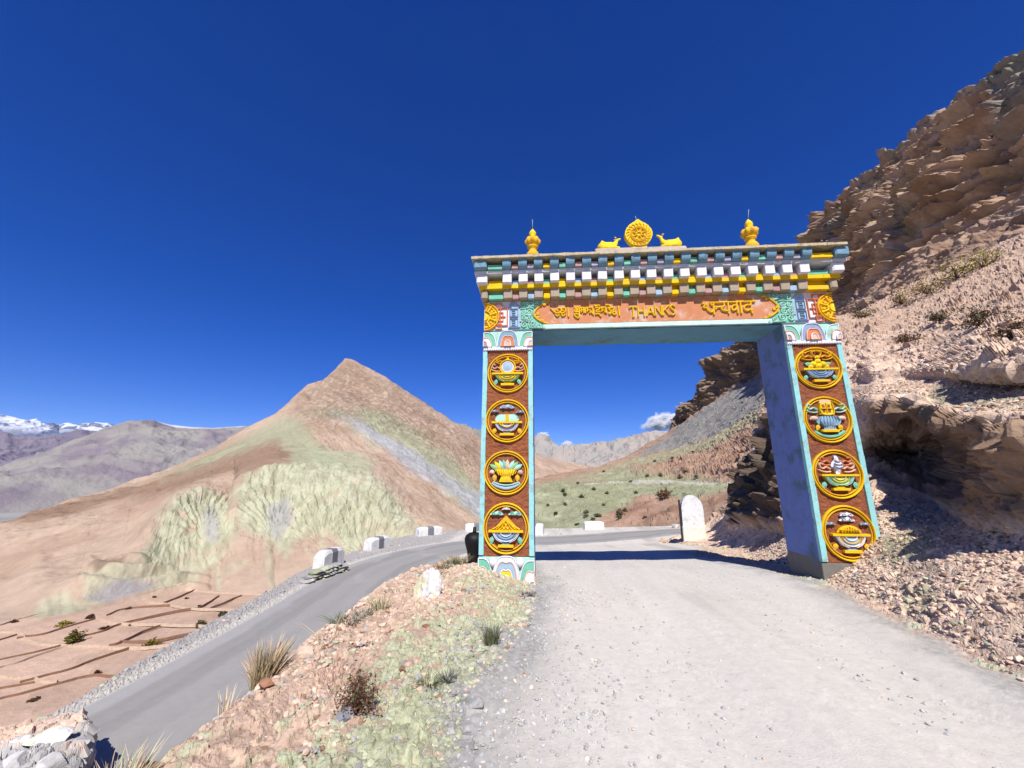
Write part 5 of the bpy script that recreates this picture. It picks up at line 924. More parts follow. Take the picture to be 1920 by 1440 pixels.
P = ground_pts(20000, -1.3, 5.2, 1.6, 14, lambda X, Y, d, sd, out: (d > 2) & (((X > RLf(Y)-.35) & (X < RLf(Y)+.95+.3*np.sin(Y*2))) | (X > 4.0+.1*Y) | (RNG.random(len(X)) < .14)))
S = .003+.019*RNG.random(len(P))**4.5; scatter('roadside_gravel', P, S, pickcol(len(P), (.3, .05, 6, .05))*1.25, M_stone, 'grey gravel and pebbles strewn along the edges of the dirt road', 'gravel')
P = ground_pts(3600, -11.5, 2, 4, 34, lambda X, Y, d, sd, out: (sd > 0) & (d > 1.9) & (out < 2.2)); S = .015+.06*RNG.random(len(P))**3; scatter('shoulder_stones', P, S, pickcol(len(P), (.3, .2, 6, .05)), M_stone, 'broken grey stones along the outer shoulder of the asphalt road')
bp_ = BG.reshape(-1, 3); bw = BW.reshape(-1); bx, by = projv(bp_); br = np.hypot(bp_[:, 0], bp_[:, 1])
sel = np.where((br < 16) & (bx > 1240) & (bx < 2300) & (((bw > .15) & (bw < 2.1)) | ((bw > 5.1) & (bw < 7.6))))[0]
wt = br[sel]**1.0*np.where(bw[sel] < 2.1, 1, .8); k = RNG.choice(sel, 24000, p=wt/wt.sum()); S = .008+.034*RNG.random(24000)**4.0
cc = pickcol(24000, (6, .8, .5, .9))*1.05; scatter('slope_rubble', bp_[k], S, cc, M_stone, 'tan angular rubble covering the slope beside the right pillar', 'rubble')

def place(px, py, G, gx, gy, tol=5.):
    """real point of a terrain mesh seen at a given spot of the photograph"""
    d = (gx-px)**2+(gy-py)**2; k = np.where(d < max(tol*tol, d.min()*1.5+1))[0]; return G[k[np.argmin(np.hypot(G[k, 0], G[k, 1]))]]
hp_ = HG.reshape(-1, 3); hx, hy = projv(hp_); pp_ = PG.reshape(-1, 3); ppx, ppy = projv(pp_)
def rock(name, loc, s, col, label, cat='rock', seed=0, rot=0., sub=3, flat=.75, amp=.35, grp=None, mt=None, cols=None):
    """faceted boulder"""
    rr_ = np.random.default_rng(seed); v, f = ICV.copy(), ICF.copy()
    for _ in range(sub):
        e = {}; vs = list(map(tuple, v)); nf_ = []
        def mid(a, b):
            k = (min(a, b), max(a, b))
            if k not in e: m_ = (np.array(vs[a])+np.array(vs[b]))/2; vs.append(tuple(m_/np.linalg.norm(m_))); e[k] = len(vs)-1
            return e[k]
        for a, b, c in f: x, y, z = mid(a, b), mid(b, c), mid(c, a); nf_ += [(a, x, z), (b, y, x), (c, z, y), (x, y, z)]
        v = np.array(vs); f = np.array(nf_)
    for _ in range(11):
        n = rr_.normal(size=3); n /= np.linalg.norm(n); h = rr_.uniform(.4, .8); d = v@n-h; v = v-np.where(d > 0, d, 0)[:, None]*n
    v = v+v*(fbm(v, 2.2, 4, ridged=True, seed=seed)*amp*.28)[:, None]; sx = np.array(s if hasattr(s, '__len__') else (s, s, s*flat)); v = v*sx
    c, q = math.cos(rot), math.sin(rot); v = v@np.array([[c, q, 0], [-q, c, 0], [0, 0, 1]])
    C = np.tile(col, (len(v), 1))*(1+.25*fbm(v/sx.mean(), 1.6, 3, seed=seed+3))[:, None]
    if cols is not None: C = mixc(C, np.asarray(cols), sstep(fbm(v/sx.mean(), .9, 3, seed=seed+5)+v[:, 0]/sx[0]*-.35, -.05, .1))
    return tag(mesh_np(name, v, f, mt or M_stone, C, smooth=False, loc=tuple(loc)), label, cat, grp)
WHT = lin((244, 240, 236))*.68
M_wht = mat('whitewashed_rock', attr=True, var=.08, nscale=9, bump=.6, bscale=14, bdist=.03, rough=.9, dirt=tuple(lin((190, 180, 165))*.6), dirt_amt=.4, dscale=5)
def crest_pt(px, py, a=1.2, b=40):
    """spot on the upper bank; slides down the picture until the sight line meets the bank itself"""
    for k in range(40):
        p = on_ground(px, py+3*k, a, b)
        if p[2] > -2.35 and math.hypot(p[0], p[1]) > a*1.05: return p
    return p
b = on_ground(800, 1122, 4, 12)
rock('painted_rock', b+np.array([0, 0, .10]), (.17, .12, .29), WHT, 'jagged white painted rock standing on the bank left of the gateway', seed=42, mt=M_wht, cols=lin((236, 230, 190))*.66, amp=1.8, sub=3)
for px, py, s, col, lab, sd in [(575, 1228, .10, tanS, 'flat tan stone on the crest of the bank beside the dry grass tuft', 3), (642, 1352, (.085, .07, .07), lin((176, 176, 184))*.6, 'grey stone at the foot of the dead brown shrub', 4), (798, 1182, .055, lin((176, 120, 100))*.6, 'small reddish stone below the white painted rock', 5),
                                (988, 1134, .075, lin((196, 196, 190))*.66, 'pale rounded stone by the grey tuft near the left pillar foot', 6), (890, 1328, .07, gryS, 'grey stone among the gravel at the road edge, largest of its heap', 7), (500, 1290, .07, lin((190, 140, 112))*.6, 'brown slab stone at the bank edge below the tall dry grass', 8), (268, 1436, (.14, .12, .08), lin((186, 150, 124))*.6, 'brown stone beside the grass tuft at the bottom edge of the bank', 9), (860, 1140, .05, lin((200, 160, 132))*.65, 'small tan stone right of the white painted rock', 10)]:
    p = crest_pt(px, py); rock('stone', p+np.array([0, 0, .02]), s, col, lab, 'stone', seed=sd, sub=2)

# white roadside guard blocks with a grey band
M_conc = mat('whitewashed_concrete', tuple(lin((240, 240, 240))*.76), var=.07, nscale=8, bump=.4, bscale=30, bdist=.01, dirt=tuple(lin((170, 165, 155))*.6), dirt_amt=.45, dscale=5)
M_band = mat('grey_band', tuple(lin((150, 150, 156))*.55), var=.12, nscale=10, bump=.4, bscale=30, bdist=.01)
def guard(px, py, dirx, L, H, Wd, label, band=True, zz=-3.52):
    p = atZ(px, py, zz); a = math.atan2(dirx[1], dirx[0]); t = empty('guard_block', tuple(p)); t.rotation_euler.z = a; tag(t, label, 'guard stone', 'white guard blocks along the outer edge of the asphalt road')
    def part(x0, x1, m, name, grow=0., cham=(0, 0)):
        c = .16*H; g = grow; mb = MB(); hw = Wd/2+g; V = []
        for x, top in ((x0, H-cham[0]+g), (x1, H-cham[1]+g)):
            V += [(x, -hw, -.15), (x, -hw*.93, top-c), (x, -hw*.66, top), (x, hw*.66, top), (x, hw*.93, top-c), (x, hw, -.15)]
        mb.add(V, [(0, 1, 2, 3, 4, 5), (11, 10, 9, 8, 7, 6)]+[(i, (i+1) % 6+0, (i+1) % 6+6, i+6) for i in range(6)], m); o = mb.build(name); o.parent = t
    part(-L/2, -L/2+.16*L, M_conc, 'end_cap', cham=(H*.14, 0)); part(-L/2+.16*L, L/2-.16*L, M_conc, 'body'); part(L/2-.16*L, L/2, M_conc, 'end_cap', cham=(0, H*.14))
    if band: part(-.12*L, .14*L, M_band, 'painted_band', .006)
guard(616, 1064, (.05, 1), 1.5, .72, .5, 'white guard block with grey band nearest the camera, above the dry stone wall')
guard(707, 1030, (.25, 1), 1.6, .62, .5, 'white guard block with grey band on the bend, second from the dry stone wall')
guard(804, 1005, (.75, .75), 1.7, .58, .5, 'white guard block with grey band on the far curve, third from the dry stone wall')
guard(893, 997, (1, .3), 1.6, .58, .5, 'white guard block half hidden behind the left pillar')
guard(1012, 1003, (.1, 1), .9, .72, .55, 'plain white guard block just inside the opening by the left pillar', False)
guard(1113, 990, (1, .25), 1.55, .5, .5, 'plain low white block beyond the road, left of the white border stone', False)
rock('painted_stone', np.array([10.9, 36.4, gz(10.9, 36.4)+.1]), (.42, .3, .26), WHT*.85, 'low grey and white boulder at the far road edge near the border stone', seed=12, mt=M_wht, cols=gryS)
# dry stone wall under the first block
def stone_courses(name, label, p0, p1, hts, dep, col, n=9, seed=0):
    rg = np.random.default_rng(seed); p0 = np.array(p0); p1 = np.array(p1); d = (p1-p0); L = np.linalg.norm(d[:2]); u = d/L; nn = np.array([-u[1], u[0], 0]); Vs = []; Fs = []; Cs = []; k = 0
    for r_ in range(hts):
        x = -rg.random()*.1+(.16*r_ if r_ < 20 else 0)
        while x < L*(1-.06*r_):
            ww = rg.uniform(.12, .32); hh = rg.uniform(.09, .15); v = ICV*np.array([ww*.58, dep*.5, hh*.75])*(1+rg.uniform(-.16, .16, (12, 1))); v[:, 2] = np.clip(v[:, 2], -hh*.5, hh*.5)
            c = p0+u*(x+ww/2+.02*r_)+nn*rg.uniform(-.05, .05)+np.array([0, 0, r_*.105+rg.uniform(-.01, .01)])
            Vs.append(v[:, 0:1]*u+v[:, 1:2]*nn+v[:, 2:3]*np.array([0, 0, 1.])+c); Fs.append(ICF+12*k); Cs.append(np.tile((col if rg.random() < .6 else grnS)*rg.uniform(.7, 1.2), (12, 1))); k += 1; x += ww*.95
    return tag(mesh_np(name, np.concatenate(Vs), np.concatenate(Fs), M_stone, np.concatenate(Cs), smooth=False), label, 'stone wall')
q0 = atZ(556, 1106, -3.6); q1 = atZ(652, 1072, -3.6)
stone_courses('dry_stone_wall', 'low dry stone retaining wall of grey slabs under the nearest guard block', q0+np.array([-.05, 0, -.05]), q1, 5, .5, gryS*1.05, seed=3)
# stony parapet end at the bottom left with a white painted boulder
oc = [(-90, 1402), (0, 1374), (60, 1356), (110, 1346), (150, 1343), (166, 1352), (165, 1376), (156, 1410), (146, 1460), (120, 1560), (-120, 1640)]
oc = [atZ(x, y, -2.98) for x, y in oc]; cen = np.mean(oc, 0); OU = catmull(np.array(oc), 16, True)
Vs = []; nr_ = 26; no = len(OU)
for j, t in enumerate(np.concatenate([np.linspace(.02, 1, 60), np.full(24, 1.)])):
    for k_, o_ in enumerate(OU):
        p = cen+(o_-cen)*t; p = p.copy(); p[2] = -2.98+.05*(1-t) if j < 60 else -2.98-(j-59)*.04; 
        if j >= 60: p[:2] = cen[:2]+(o_[:2]-cen[:2])*(1+.0*(j-17))
        Vs.append(p)
Vs = np.array(Vs); nj = 84; e1_, i1_, t1_ = fac(Vs*[1, 1, 1.6], 5.5, 12); e2_, i2_, t2_ = fac(Vs, 13, 13); rad = Vs-cen; rad[:, 2] = 0; rad /= np.maximum(np.linalg.norm(rad, axis=1), 1e-6)[:, None]; side = np.repeat((np.arange(nj) >= 58).astype(float), no)
hgt = e1_*(.03+i1_*.06+t1_*.035)+e2_*(i2_*.025+t2_*.015)+fbm(Vs, 1.5, 3, seed=5)*.06; Vd = Vs+rad*(hgt*side)[:, None]; Vd[:, 2] += hgt*(1-side)
i = np.arange(nj*no).reshape(nj, no); i = np.concatenate([i, i[:, :1]], 1); Fq_ = np.stack([i[:-1, :-1], i[1:, :-1], i[1:, 1:], i[:-1, 1:]], -1).reshape(-1, 4)
cc = mixc(np.tile(tanS, (len(Vs), 1)), gryS*1.05, sstep(fbm(Vs, .9, 3, seed=6)*.6-.15+side*.4+.6*sstep(Vs[:, 0], -6.5, -6.0)+.5*sstep(-Vs[:, 1], -4.9, -4.5), .3, .5))*(1+.35*(i1_-.5))[:, None]
tag(mesh_np('stone_parapet', Vd, Fq_, M_stone, cc, smooth=False), 'rubble stone parapet end at the near left edge of the asphalt road', 'parapet')
p = atZ(92, 1392, -2.9); rock('whitewashed_boulder', p+np.array([0, 0, .03]), (.26, .2, .11), WHT, 'smooth whitewashed boulder set into the rubble parapet', 'boulder', seed=21, mt=M_wht, cols=lin((236, 240, 206))*.84, amp=.25)
for (x, y, s, sd, lb) in [(20, 1440, .16, 22, 'large pale stone at the left end of the parapet'), (45, 1398, .16, 23, 'grey white stone left of the whitewashed boulder'), (140, 1398, .14, 24, 'pale rough stone on the road side of the parapet'), (104, 1436, .16, 25, 'grey stone below the whitewashed boulder at the picture edge')]:
    p = atZ(x, y, -2.93); rock('parapet_stone', p, s, gryS*1.15, lb, 'stone', seed=sd, cols=WHT*.9)
# round-topped white border stone
b = on_ground(1303, 1020, 8, 40); b[2] -= .05; dd = math.hypot(b[0], b[1]); Hh = 76/752*dd*1.03; Ww = 37/752*dd*.90
t = empty('border_stone', tuple(b)); tag(t, 'tall white round-topped border stone at the foot of the rubble slope beyond the gateway', 'border stone'); t.rotation_euler.z = -math.atan2(b[0], b[1])+.20
mb = MB(); pts = [(-Ww/2, -.3), (-Ww/2, Hh*.72)]+[(Ww/2*math.cos(a), Hh*.72+Hh*.28*math.sin(a)) for a in np.linspace(math.pi, 0, 14)[1:-1]]+[(Ww/2, Hh*.72), (Ww/2, -.3)]
mb.prism([(x, z) for x, z in pts], -.16, .16, M_conc); o = mb.build('slab'); o.parent = t
mb = MB(); mb.box(-Ww/2-.03, Ww/2+.02, -.2, .2, -.3, Hh*.38, mat('yellowed_whitewash', tuple(lin((242, 240, 228))*.72), var=.1, bump=.4), .03); o = mb.build('plinth'); o.parent = t
mb = MB(); mb.box(-Ww/2-.075, -Ww/2-.031, -.12, .12, -.2, Hh*.90, mat('painted_shade', (.035, .03, .028), rough=.7), .006); o = mb.build('shade_strip'); o.parent = t  # near-black strip that paints in the shaded left side of the stone
# black bottle-shaped drum behind the left pillar
M_blk = mat('black_plastic', (.006, .006, .007), rough=.6, var=.2, bump=.2, spec=.3)
R0 = 11.6; pb = atR(888, 1068, R0); pt_ = atR(888, 988, R0); H_ = pt_[2]-pb[2]; t = empty('black_drum', (pb[0], pb[1], pb[2]-.35)); tag(t, 'black bottle-shaped drum with an upright spout behind the left pillar', 'drum')
kx = R0/752.*1.02; mb = MB(); z0 = .35; mb.lathe([(7*kx, 0), (8*kx, z0*.8), (12*kx, z0+H_*.42), (16*kx, z0+H_*.62), (17*kx, z0+H_*.72), (15*kx, z0+H_*.80), (9*kx, z0+H_*.86), (4*kx, z0+H_*.87)], 0, 0, M_blk, 20); o = mb.build('drum_body'); o.parent = t
mb = MB(); mb.lathe([(4*kx, z0+H_*.86), (3.2*kx, z0+H_*.9), (2.6*kx, z0+H_)], 0, 0, M_blk, 10); o = mb.build('spout'); o.parent = t

# ---------------------------------------------------------------- plants
M_leaf = mat('dry_foliage', attr=True, var=.15, nscale=20, bump=0, rough=.85, spec=.15)
def blades(name, loc, n, h, spread, cols, label, cat='grass tuft', lean=(0, 0), w=.006, seed=0, droop=.35, grp=None, rx=1., base=None):
    rg = np.random.default_rng(seed); V = []; Fs = []; C = []; cols = [np.asarray(c) for c in cols]
    for i in range(n):
        a = rg.uniform(0, 2*math.pi); r = spread*.35*math.sqrt(rg.random()); bx = r*math.cos(a)*rx; by = r*math.sin(a); L = h*rg.uniform(.45, 1.0); out_ = rg.uniform(.05, 1)*spread*droop*2.2; a2 = a+rg.normal()*.7
        tx = bx+math.cos(a2)*out_*rx+lean[0]*L; ty = by+math.sin(a2)*out_+lean[1]*L; ww = w*rg.uniform(.6, 1.3); pa = rg.uniform(0, math.pi); ox, oy = math.cos(pa)*ww, math.sin(pa)*ww; c = cols[rg.integers(len(cols))]*rg.uniform(.7, 1.2); k = len(V)
        for s, q in ((0, 1), (.45, .8), (.8, .5), (1., .08)):
            x = bx+(tx-bx)*s**1.7; y = by+(ty-by)*s**1.7; z = L*(s-.12*s*s*droop*2)-.03; V += [(x-ox*q, y-oy*q, z), (x+ox*q, y+oy*q, z)]; cb = c if base is None else c*(s)**.7+np.asarray(base)*(1-s**.7); C += [cb, cb]
        for j in range(3): Fs.append((k+2*j, k+2*j+1, k+2*j+3, k+2*j+2))
    return tag(mesh_np(name, V, Fs, M_leaf, np.array(C), smooth=True, loc=tuple(loc)), label, cat, grp)
def bush(name, loc, r, h, n, leaf, cols, label, cat='shrub', seed=0, grp=None, twig=None, nt_=14):
    """twigs from one root with many small leaf clumps in an uneven dome; leaves gap and clump"""
    rg = np.random.default_rng(seed); V = []; Fs = []; C = []; cols = [np.asarray(c) for c in cols]; twig = np.asarray(twig if twig is not None else lin((120, 96, 76))*.5); tips = []
    def stick(a, b, w0, w1):
        d = b-a; s = np.cross(d, rg.normal(size=3)); s /= max(np.linalg.norm(s), 1e-9); s2 = np.cross(d, s); s2 /= max(np.linalg.norm(s2), 1e-9); k = len(V)
        for p, ww in ((a, w0), (b, w1)):
            for q in range(3): t_ = q*2.094; V.append(p+(s*math.cos(t_)+s2*math.sin(t_))*ww); C.append(twig)
        for q in range(3): Fs.append((k+q, k+(q+1) % 3, k+3+(q+1) % 3, k+3+q))
    for i in range(nt_):
        a = rg.uniform(0, 2*math.pi); e = rg.uniform(.25, 1.45); L = rg.uniform(.6, 1.)
        t1 = np.array([math.cos(a)*math.cos(e)*r*L, math.sin(a)*math.cos(e)*r*L, math.sin(e)*h*L]); m_ = t1*.5+rg.normal(size=3)*r*.07; stick(np.zeros(3)-[0, 0, .03*h], m_, leaf*.35, leaf*.22); stick(m_, t1, leaf*.22, leaf*.09); tips += [t1, m_*1.3]
        for _ in range(3): b_ = m_+(t1-m_)*rg.random(); t2 = b_+rg.normal(size=3)*np.array([r, r, h])*.2; t2[2] = max(t2[2], .03*h); stick(b_, t2, leaf*.14, leaf*.05); tips.append(t2)
    tips = np.array(tips); k0 = rg.integers(len(tips), size=n); cen_ = tips[k0]*rg.uniform(.75, 1.05, (n, 1))+rg.normal(size=(n, 3))*np.array([r, r, h])*.09
    for p in cen_:
        if p[2] < 0: p[2] = abs(p[2])*.5
        u = rg.normal(size=3); u /= np.linalg.norm(u); v = np.cross(u, rg.normal(size=3)); v /= np.linalg.norm(v); s = leaf*rg.uniform(.5, 1.3); k = len(V); V += [p-u*s, p+v*s*.5, p+u*s, p-v*s*.5]; c = cols[rg.integers(len(cols))]*rg.uniform(.65, 1.25); C += [c]*4; Fs.append((k, k+1, k+2, k+3))
    return tag(mesh_np(name, V, Fs, M_leaf, np.array(C), smooth=False, loc=tuple(loc)), label, cat, grp)
straw, straw2, olive, sage, gry_, dead, pinkg = lin((226, 204, 168))*.8, lin((232, 196, 172))*.78, lin((168, 160, 84))*.55, lin((150, 160, 118))*.5, lin((168, 168, 166))*.6, lin((150, 108, 84))*.5, lin((210, 160, 140))*.6
sg = crest_pt
blades('grass_tuft', sg(492, 1262, 3, 6), 420, .45, .25, [straw, straw2, straw, lin((206, 190, 150))*.7], 'tall dry straw-coloured grass tuft leaning over the asphalt road edge', lean=(.10, .05), w=.0055, seed=1, base=olive)
blades('grass_tuft', sg(212, 1475, 2, 4), 120, .34, .24, [straw, straw2, lin((200, 204, 160))*.7], 'thin pale grass tuft at the bottom edge of the photograph left of the bank', w=.005, seed=2, lean=(.1, .1))
blades('grass_tuft', sg(652, 1172), 150, .20, .26, [sage, sage*.8, gry_], 'dark green weed clump on the bank crest', cat='weed', w=.006, seed=3, rx=1.6)
blades('grass_tuft', sg(712, 1146), 120, .26, .24, [lin((206, 204, 160))*.7, sage*1.2, straw], 'pale spiky grass tuft on the crest just left of the white painted rock', w=.006, seed=4)
blades('grass_tuft', sg(684, 1158), 80, .18, .2, [gry_, sage], 'small grey green weed between the dark clump and the pale spiky tuft', cat='weed', w=.006, seed=5)
for k_, (x, y, h_, cset, lb) in enumerate([(812, 1082, .22, [dead*1.3, pinkg], 'reddish brown dry weed nearest above the white painted rock'), (830, 1070, .22, [dead*1.4, sage], 'brown green dry weed in the row leading to the gateway'), (848, 1060, .24, [sage*1.1, sage], 'olive weed in the middle of the row leading to the gateway'), (862, 1052, .28, [sage, straw*.7], 'tall olive weed nearest the black drum')]):
    blades('weed', sg(x, y, 6, 12), 110, h_, .28, cset, lb, 'weed', w=.008, seed=10+k_, rx=1.4, grp='row of weeds on the crest near the gateway')
blades('weed', sg(750, 1112), 70, .14, .25, [sage, straw], 'low thin weed on the crest beside the white painted rock', 'weed', w=.005, seed=16, rx=1.5)
blades('sage_clump', sg(922, 1212), 230, .30, .16, [sage, sage*.75, lin((150, 140, 116))*.5], 'upright grey green sage clump at the edge of the gravel', 'weed', w=.004, seed=17)
blades('sage_clump', sg(803, 1284), 170, .13, .16, [sage, sage*1.2], 'small green cushion plant on the bank beside a grey one', 'weed', w=.004, seed=18, droop=.5)
blades('sage_clump', sg(838, 1278), 170, .14, .12, [gry_*.9, gry_*.6, lin((150, 146, 160))*.55], 'small grey cushion plant at the gravel edge right of the green one', 'weed', w=.004, seed=19, droop=.5)
blades('sage_clump', sg(986, 1120), 240, .16, .20, [gry_*.75, gry_*.5], 'round grey tuft at the road edge below the left pillar', 'weed', w=.005, seed=20, droop=.6)
blades('sage_clump', sg(988, 1268), 40, .05, .16, [gry_*.7, sage*.8], 'tiny flattened weed in the gravel at the road edge', 'weed', w=.004, seed=21, droop=.9)
blades('grass_tuft', sg(420, 1320), 26, .26, .12, [straw], 'few thin straw stalks at the edge of the bank above the asphalt', w=.004, seed=22)
blades('grass_tuft', sg(612, 1205), 22, .34, .3, [straw*.9], 'sparse bare stalks reaching over the asphalt from the crest', w=.003, seed=23, droop=.6)
bush('dead_shrub', sg(668, 1338), .20, .26, 900, .013, [dead, dead*.7, lin((176, 136, 108))*.55, sage*.8], 'tangled dead brown shrub in the middle of the rubble bank', seed=31, twig=dead*.8, nt_=46)
blades('dead_shrub', sg(640, 1290), 60, .40, .4, [lin((214, 176, 150))*.7, pinkg], 'thin pinkish dry stalks rising behind the dead brown shrub', 'shrub', w=.0028, seed=32, droop=.5)
# shrubs on the rubble slope
bs = lambda px, py: place(px, py, bp_, bx, by)
for k_, (x, y, r, h_, cset, lb) in enumerate([(1790, 520, 1.7, 1.2, [lin((206, 190, 104))*.68, lin((190, 170, 110))*.62], 'yellow green shrub highest on the slope below the cliff'), (1840, 498, 1.3, 1.0, [lin((206, 190, 104))*.66], 'small yellowish shrub right of the highest one under the cliff'), (1735, 548, 1.3, 1.0, [lin((200, 180, 104))*.64, lin((184, 150, 112))*.6], 'yellow brown shrub on the slope, second below the highest'), (1690, 565, 1.0, .8, [lin((196, 174, 106))*.6, lin((184, 150, 112))*.6], 'thin yellowish shrub near the top of the right pillar'),
        (1620, 590, .9, .7, [lin((150, 136, 86))*.45], 'small olive shrub just right of the gateway cornice'), (1840, 605, .6, .5, [dead, sage*.8], 'dark twiggy shrub on the slope above the undercut rock'), (1700, 636, .45, .32, [lin((160, 130, 104))*.5, dead], 'grey brown cushion shrub on the slope right of the pillar top'), (1895, 632, .5, .35, [lin((170, 140, 112))*.5], 'pale brown cushion shrub at the right edge of the photograph'), (1760, 600, .5, .3, [lin((160, 130, 104))*.5, sage*.7], 'low brown cushion shrub between the yellow shrubs and the ledge')]):
    bush('slope_shrub', bs(x, y), r, h_, 520, .055*r**.5, cset, lb, seed=40+k_, grp='dry shrubs on the rubble slope')
# shrubs on the green hillside beyond the gateway
HS = [(1240, 930, 2.6, 2.4, 'largest dry brown bush on the hillside above the white border stone'), (1056, 918, .9, 1.0, ''), (1060, 925, 1.1, 1.1, ''), (1092, 929, .9, .9, ''), (1064, 945, .7, .7, ''), (1115, 915, .9, .9, ''), (1119, 964, 1.0, .8, ''), (1098, 958, .8, .7, ''), (1095, 968, .8, .7, ''), (1110, 972, .6, .5, ''), (1140, 922, .7, .7, ''), (1160, 962, 1.2, 1.3, ''), (1156, 972, .9, .8, ''), (1170, 955, .8, .7, ''), (1192, 921, .7, .6, ''), (1212, 890, 1.0, 1.0, ''), (1238, 889, 1.6, 1.5, ''), (1275, 893, 1.4, 1.8, ''), (1302, 896, 1.2, 1.4, ''), (1285, 880, 1.0, 1.0, ''), (1258, 858, 1.2, 1.3, ''), (1298, 844, .8, .8, ''), (1131, 880, 1.2, 1.0, ''), (1085, 903, .8, .9, ''), (1180, 900, 1.0, .7, ''), (1225, 862, 1.0, 1.0, ''), (1345, 838, .9, .9, ''), (1390, 752, 1.1, 1.0, ''), (1078, 982, .6, .5, ''), (1045, 960, .7, .6, ''), (1030, 945, .6, .6, ''), (1135, 945, .5, .5, ''), (1205, 970, .5, .5, '')]
ORD = 'first second third fourth fifth sixth seventh eighth ninth tenth eleventh twelfth thirteenth fourteenth fifteenth'.split()
def rowlab(L, bands, txt):
    out_ = [e[-1] for e in L]
    for (a, b, nm) in bands:
        ks = sorted([k for k, e in enumerate(L) if a <= e[1] < b and not e[-1]], key=lambda k: L[k][0])
        for i_, k in enumerate(ks): out_[k] = txt % (ORD[i_], nm)
    return out_
HL = rowlab(HS, [(0, 891, 'above the pale track'), (891, 926, 'along the pale track'), (926, 956, 'below the pale track'), (956, 1100, 'in the lowest row above the road')], 'small dark green hillside shrub, %s from the left %s')
for k_, (x, y, r, h_, lb) in enumerate(HS):
    p = place(x, y, hp_, hx, hy); lb = HL[k_]; r *= .82; h_ *= .78
    o = bush('hillside_shrub', p, r, h_, 160 if r < 2 else 420, .17 if r < 2 else .2, [lin((140, 144, 104))*.5, lin((118, 126, 90))*.45, lin((160, 144, 114))*.5] if r < 2 else [lin((150, 124, 92))*.5, dead], lb, seed=60+k_, grp='shrubs on the hillside beyond the gateway')
# bushes in the fields
FS = [(140, 1203, 2.9, 2.9, [lin((150, 138, 50))*.45, lin((120, 112, 50))*.4], 'largest olive bush standing in the terraced fields'), (284, 1209, 2.5, 1.8, [lin((168, 150, 56))*.48, lin((140, 128, 60))*.45], 'wide yellow olive bush on a field path'), (373, 1172, 1.9, 1.8, [lin((120, 116, 60))*.4], 'round green bush on the upper field path'), (416, 1151, 1.7, 1.4, [dead*.8, sage*.7], 'brown green bush in the right part of the fields'),
      (115, 1171, 2.4, .9, [lin((190, 176, 80))*.5], 'flat yellow bush left of the olive bushes'), (168, 1154, 1.5, .9, [dead*.6], 'dark bush on a field corner'), (498, 1113, 1.4, 1.1, [sage*.6, dead*.6], 'dark bush on the far field wall'), (24, 1163, 1.0, .9, [dead*.6], ''), (193, 1178, 1.0, .7, [dead*.6], ''), (205, 1176, .8, .6, [dead*.6], ''), (240, 1141, .9, .6, [dead*.6], ''), (246, 1139, .8, .6, [dead*.6], ''), (367, 1142, .7, .6, [dead*.6], ''), (370, 1136, .7, .6, [dead*.6], ''), (183, 1259, .9, .6, [dead*.6], ''), (290, 1117, .8, .6, [dead*.6], ''), (347, 1119, .7, .5, [dead*.6], ''), (328, 1135, .6, .5, [dead*.6], ''), (62, 1316, 1.1, .4, [dead*.7], ''), (248, 1172, .8, .5, [dead*.7], '')]
FL = rowlab(FS, [(0, 1150, 'at the back of the terraced fields'), (1150, 1200, 'in the middle of the terraced fields'), (1200, 1400, 'in the nearest fields')], 'tiny dark bush, %s from the left %s')
for k_, (x, y, r, h_, cs_, lb) in enumerate(FS):
    p = place(x, y, pp_, ppx, ppy); bush('field_bush', p, r*.82, h_*.8, 650 if r > 1.3 else 120, .27, cs_, FL[k_], seed=120+k_, grp='bushes in the terraced fields')
# ---------------------------------------------------------------- field walls and banks
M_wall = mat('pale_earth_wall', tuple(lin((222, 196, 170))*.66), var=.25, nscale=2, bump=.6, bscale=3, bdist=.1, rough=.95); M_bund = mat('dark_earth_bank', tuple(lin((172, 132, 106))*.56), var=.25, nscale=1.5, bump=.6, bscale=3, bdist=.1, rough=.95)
z3 = lambda L: [(x/3.13, 980+y/3.13) for x, y in L]
WALLS = [([(-120, 650), (30, 645), (110, 655), (180, 685), (250, 710), (400, 720), (560, 722), (700, 735), (860, 730), (990, 725)], 'pale low wall winding past the two olive bushes'), ([(545, 540), (620, 570), (700, 590), (800, 598), (900, 593), (1020, 597), (1150, 600), (1250, 605)], 'pale low wall running to the round green bush'), ([(750, 432), (810, 440), (900, 465), (1000, 480), (1080, 495), (1160, 505), (1300, 510), (1420, 515)], 'pale low wall crossing the upper fields below the badlands'),
         ([(1040, 392), (1100, 377), (1200, 400), (1300, 412), (1450, 415), (1600, 420), (1740, 425)], 'pale wall closing the far side of the fields'), ([(-200, 900), (0, 905), (90, 915), (180, 910), (240, 925), (330, 932)], 'pale low wall at the near left of the fields'), ([(-150, 905), (0, 850), (120, 815), (300, 750), (420, 715)], 'pale straight wall climbing towards the largest olive bush'), ([(-120, 630), (0, 600), (130, 560), (300, 520), (560, 485), (760, 440), (900, 410), (1040, 392)], 'pale wall along the back of the fields')]
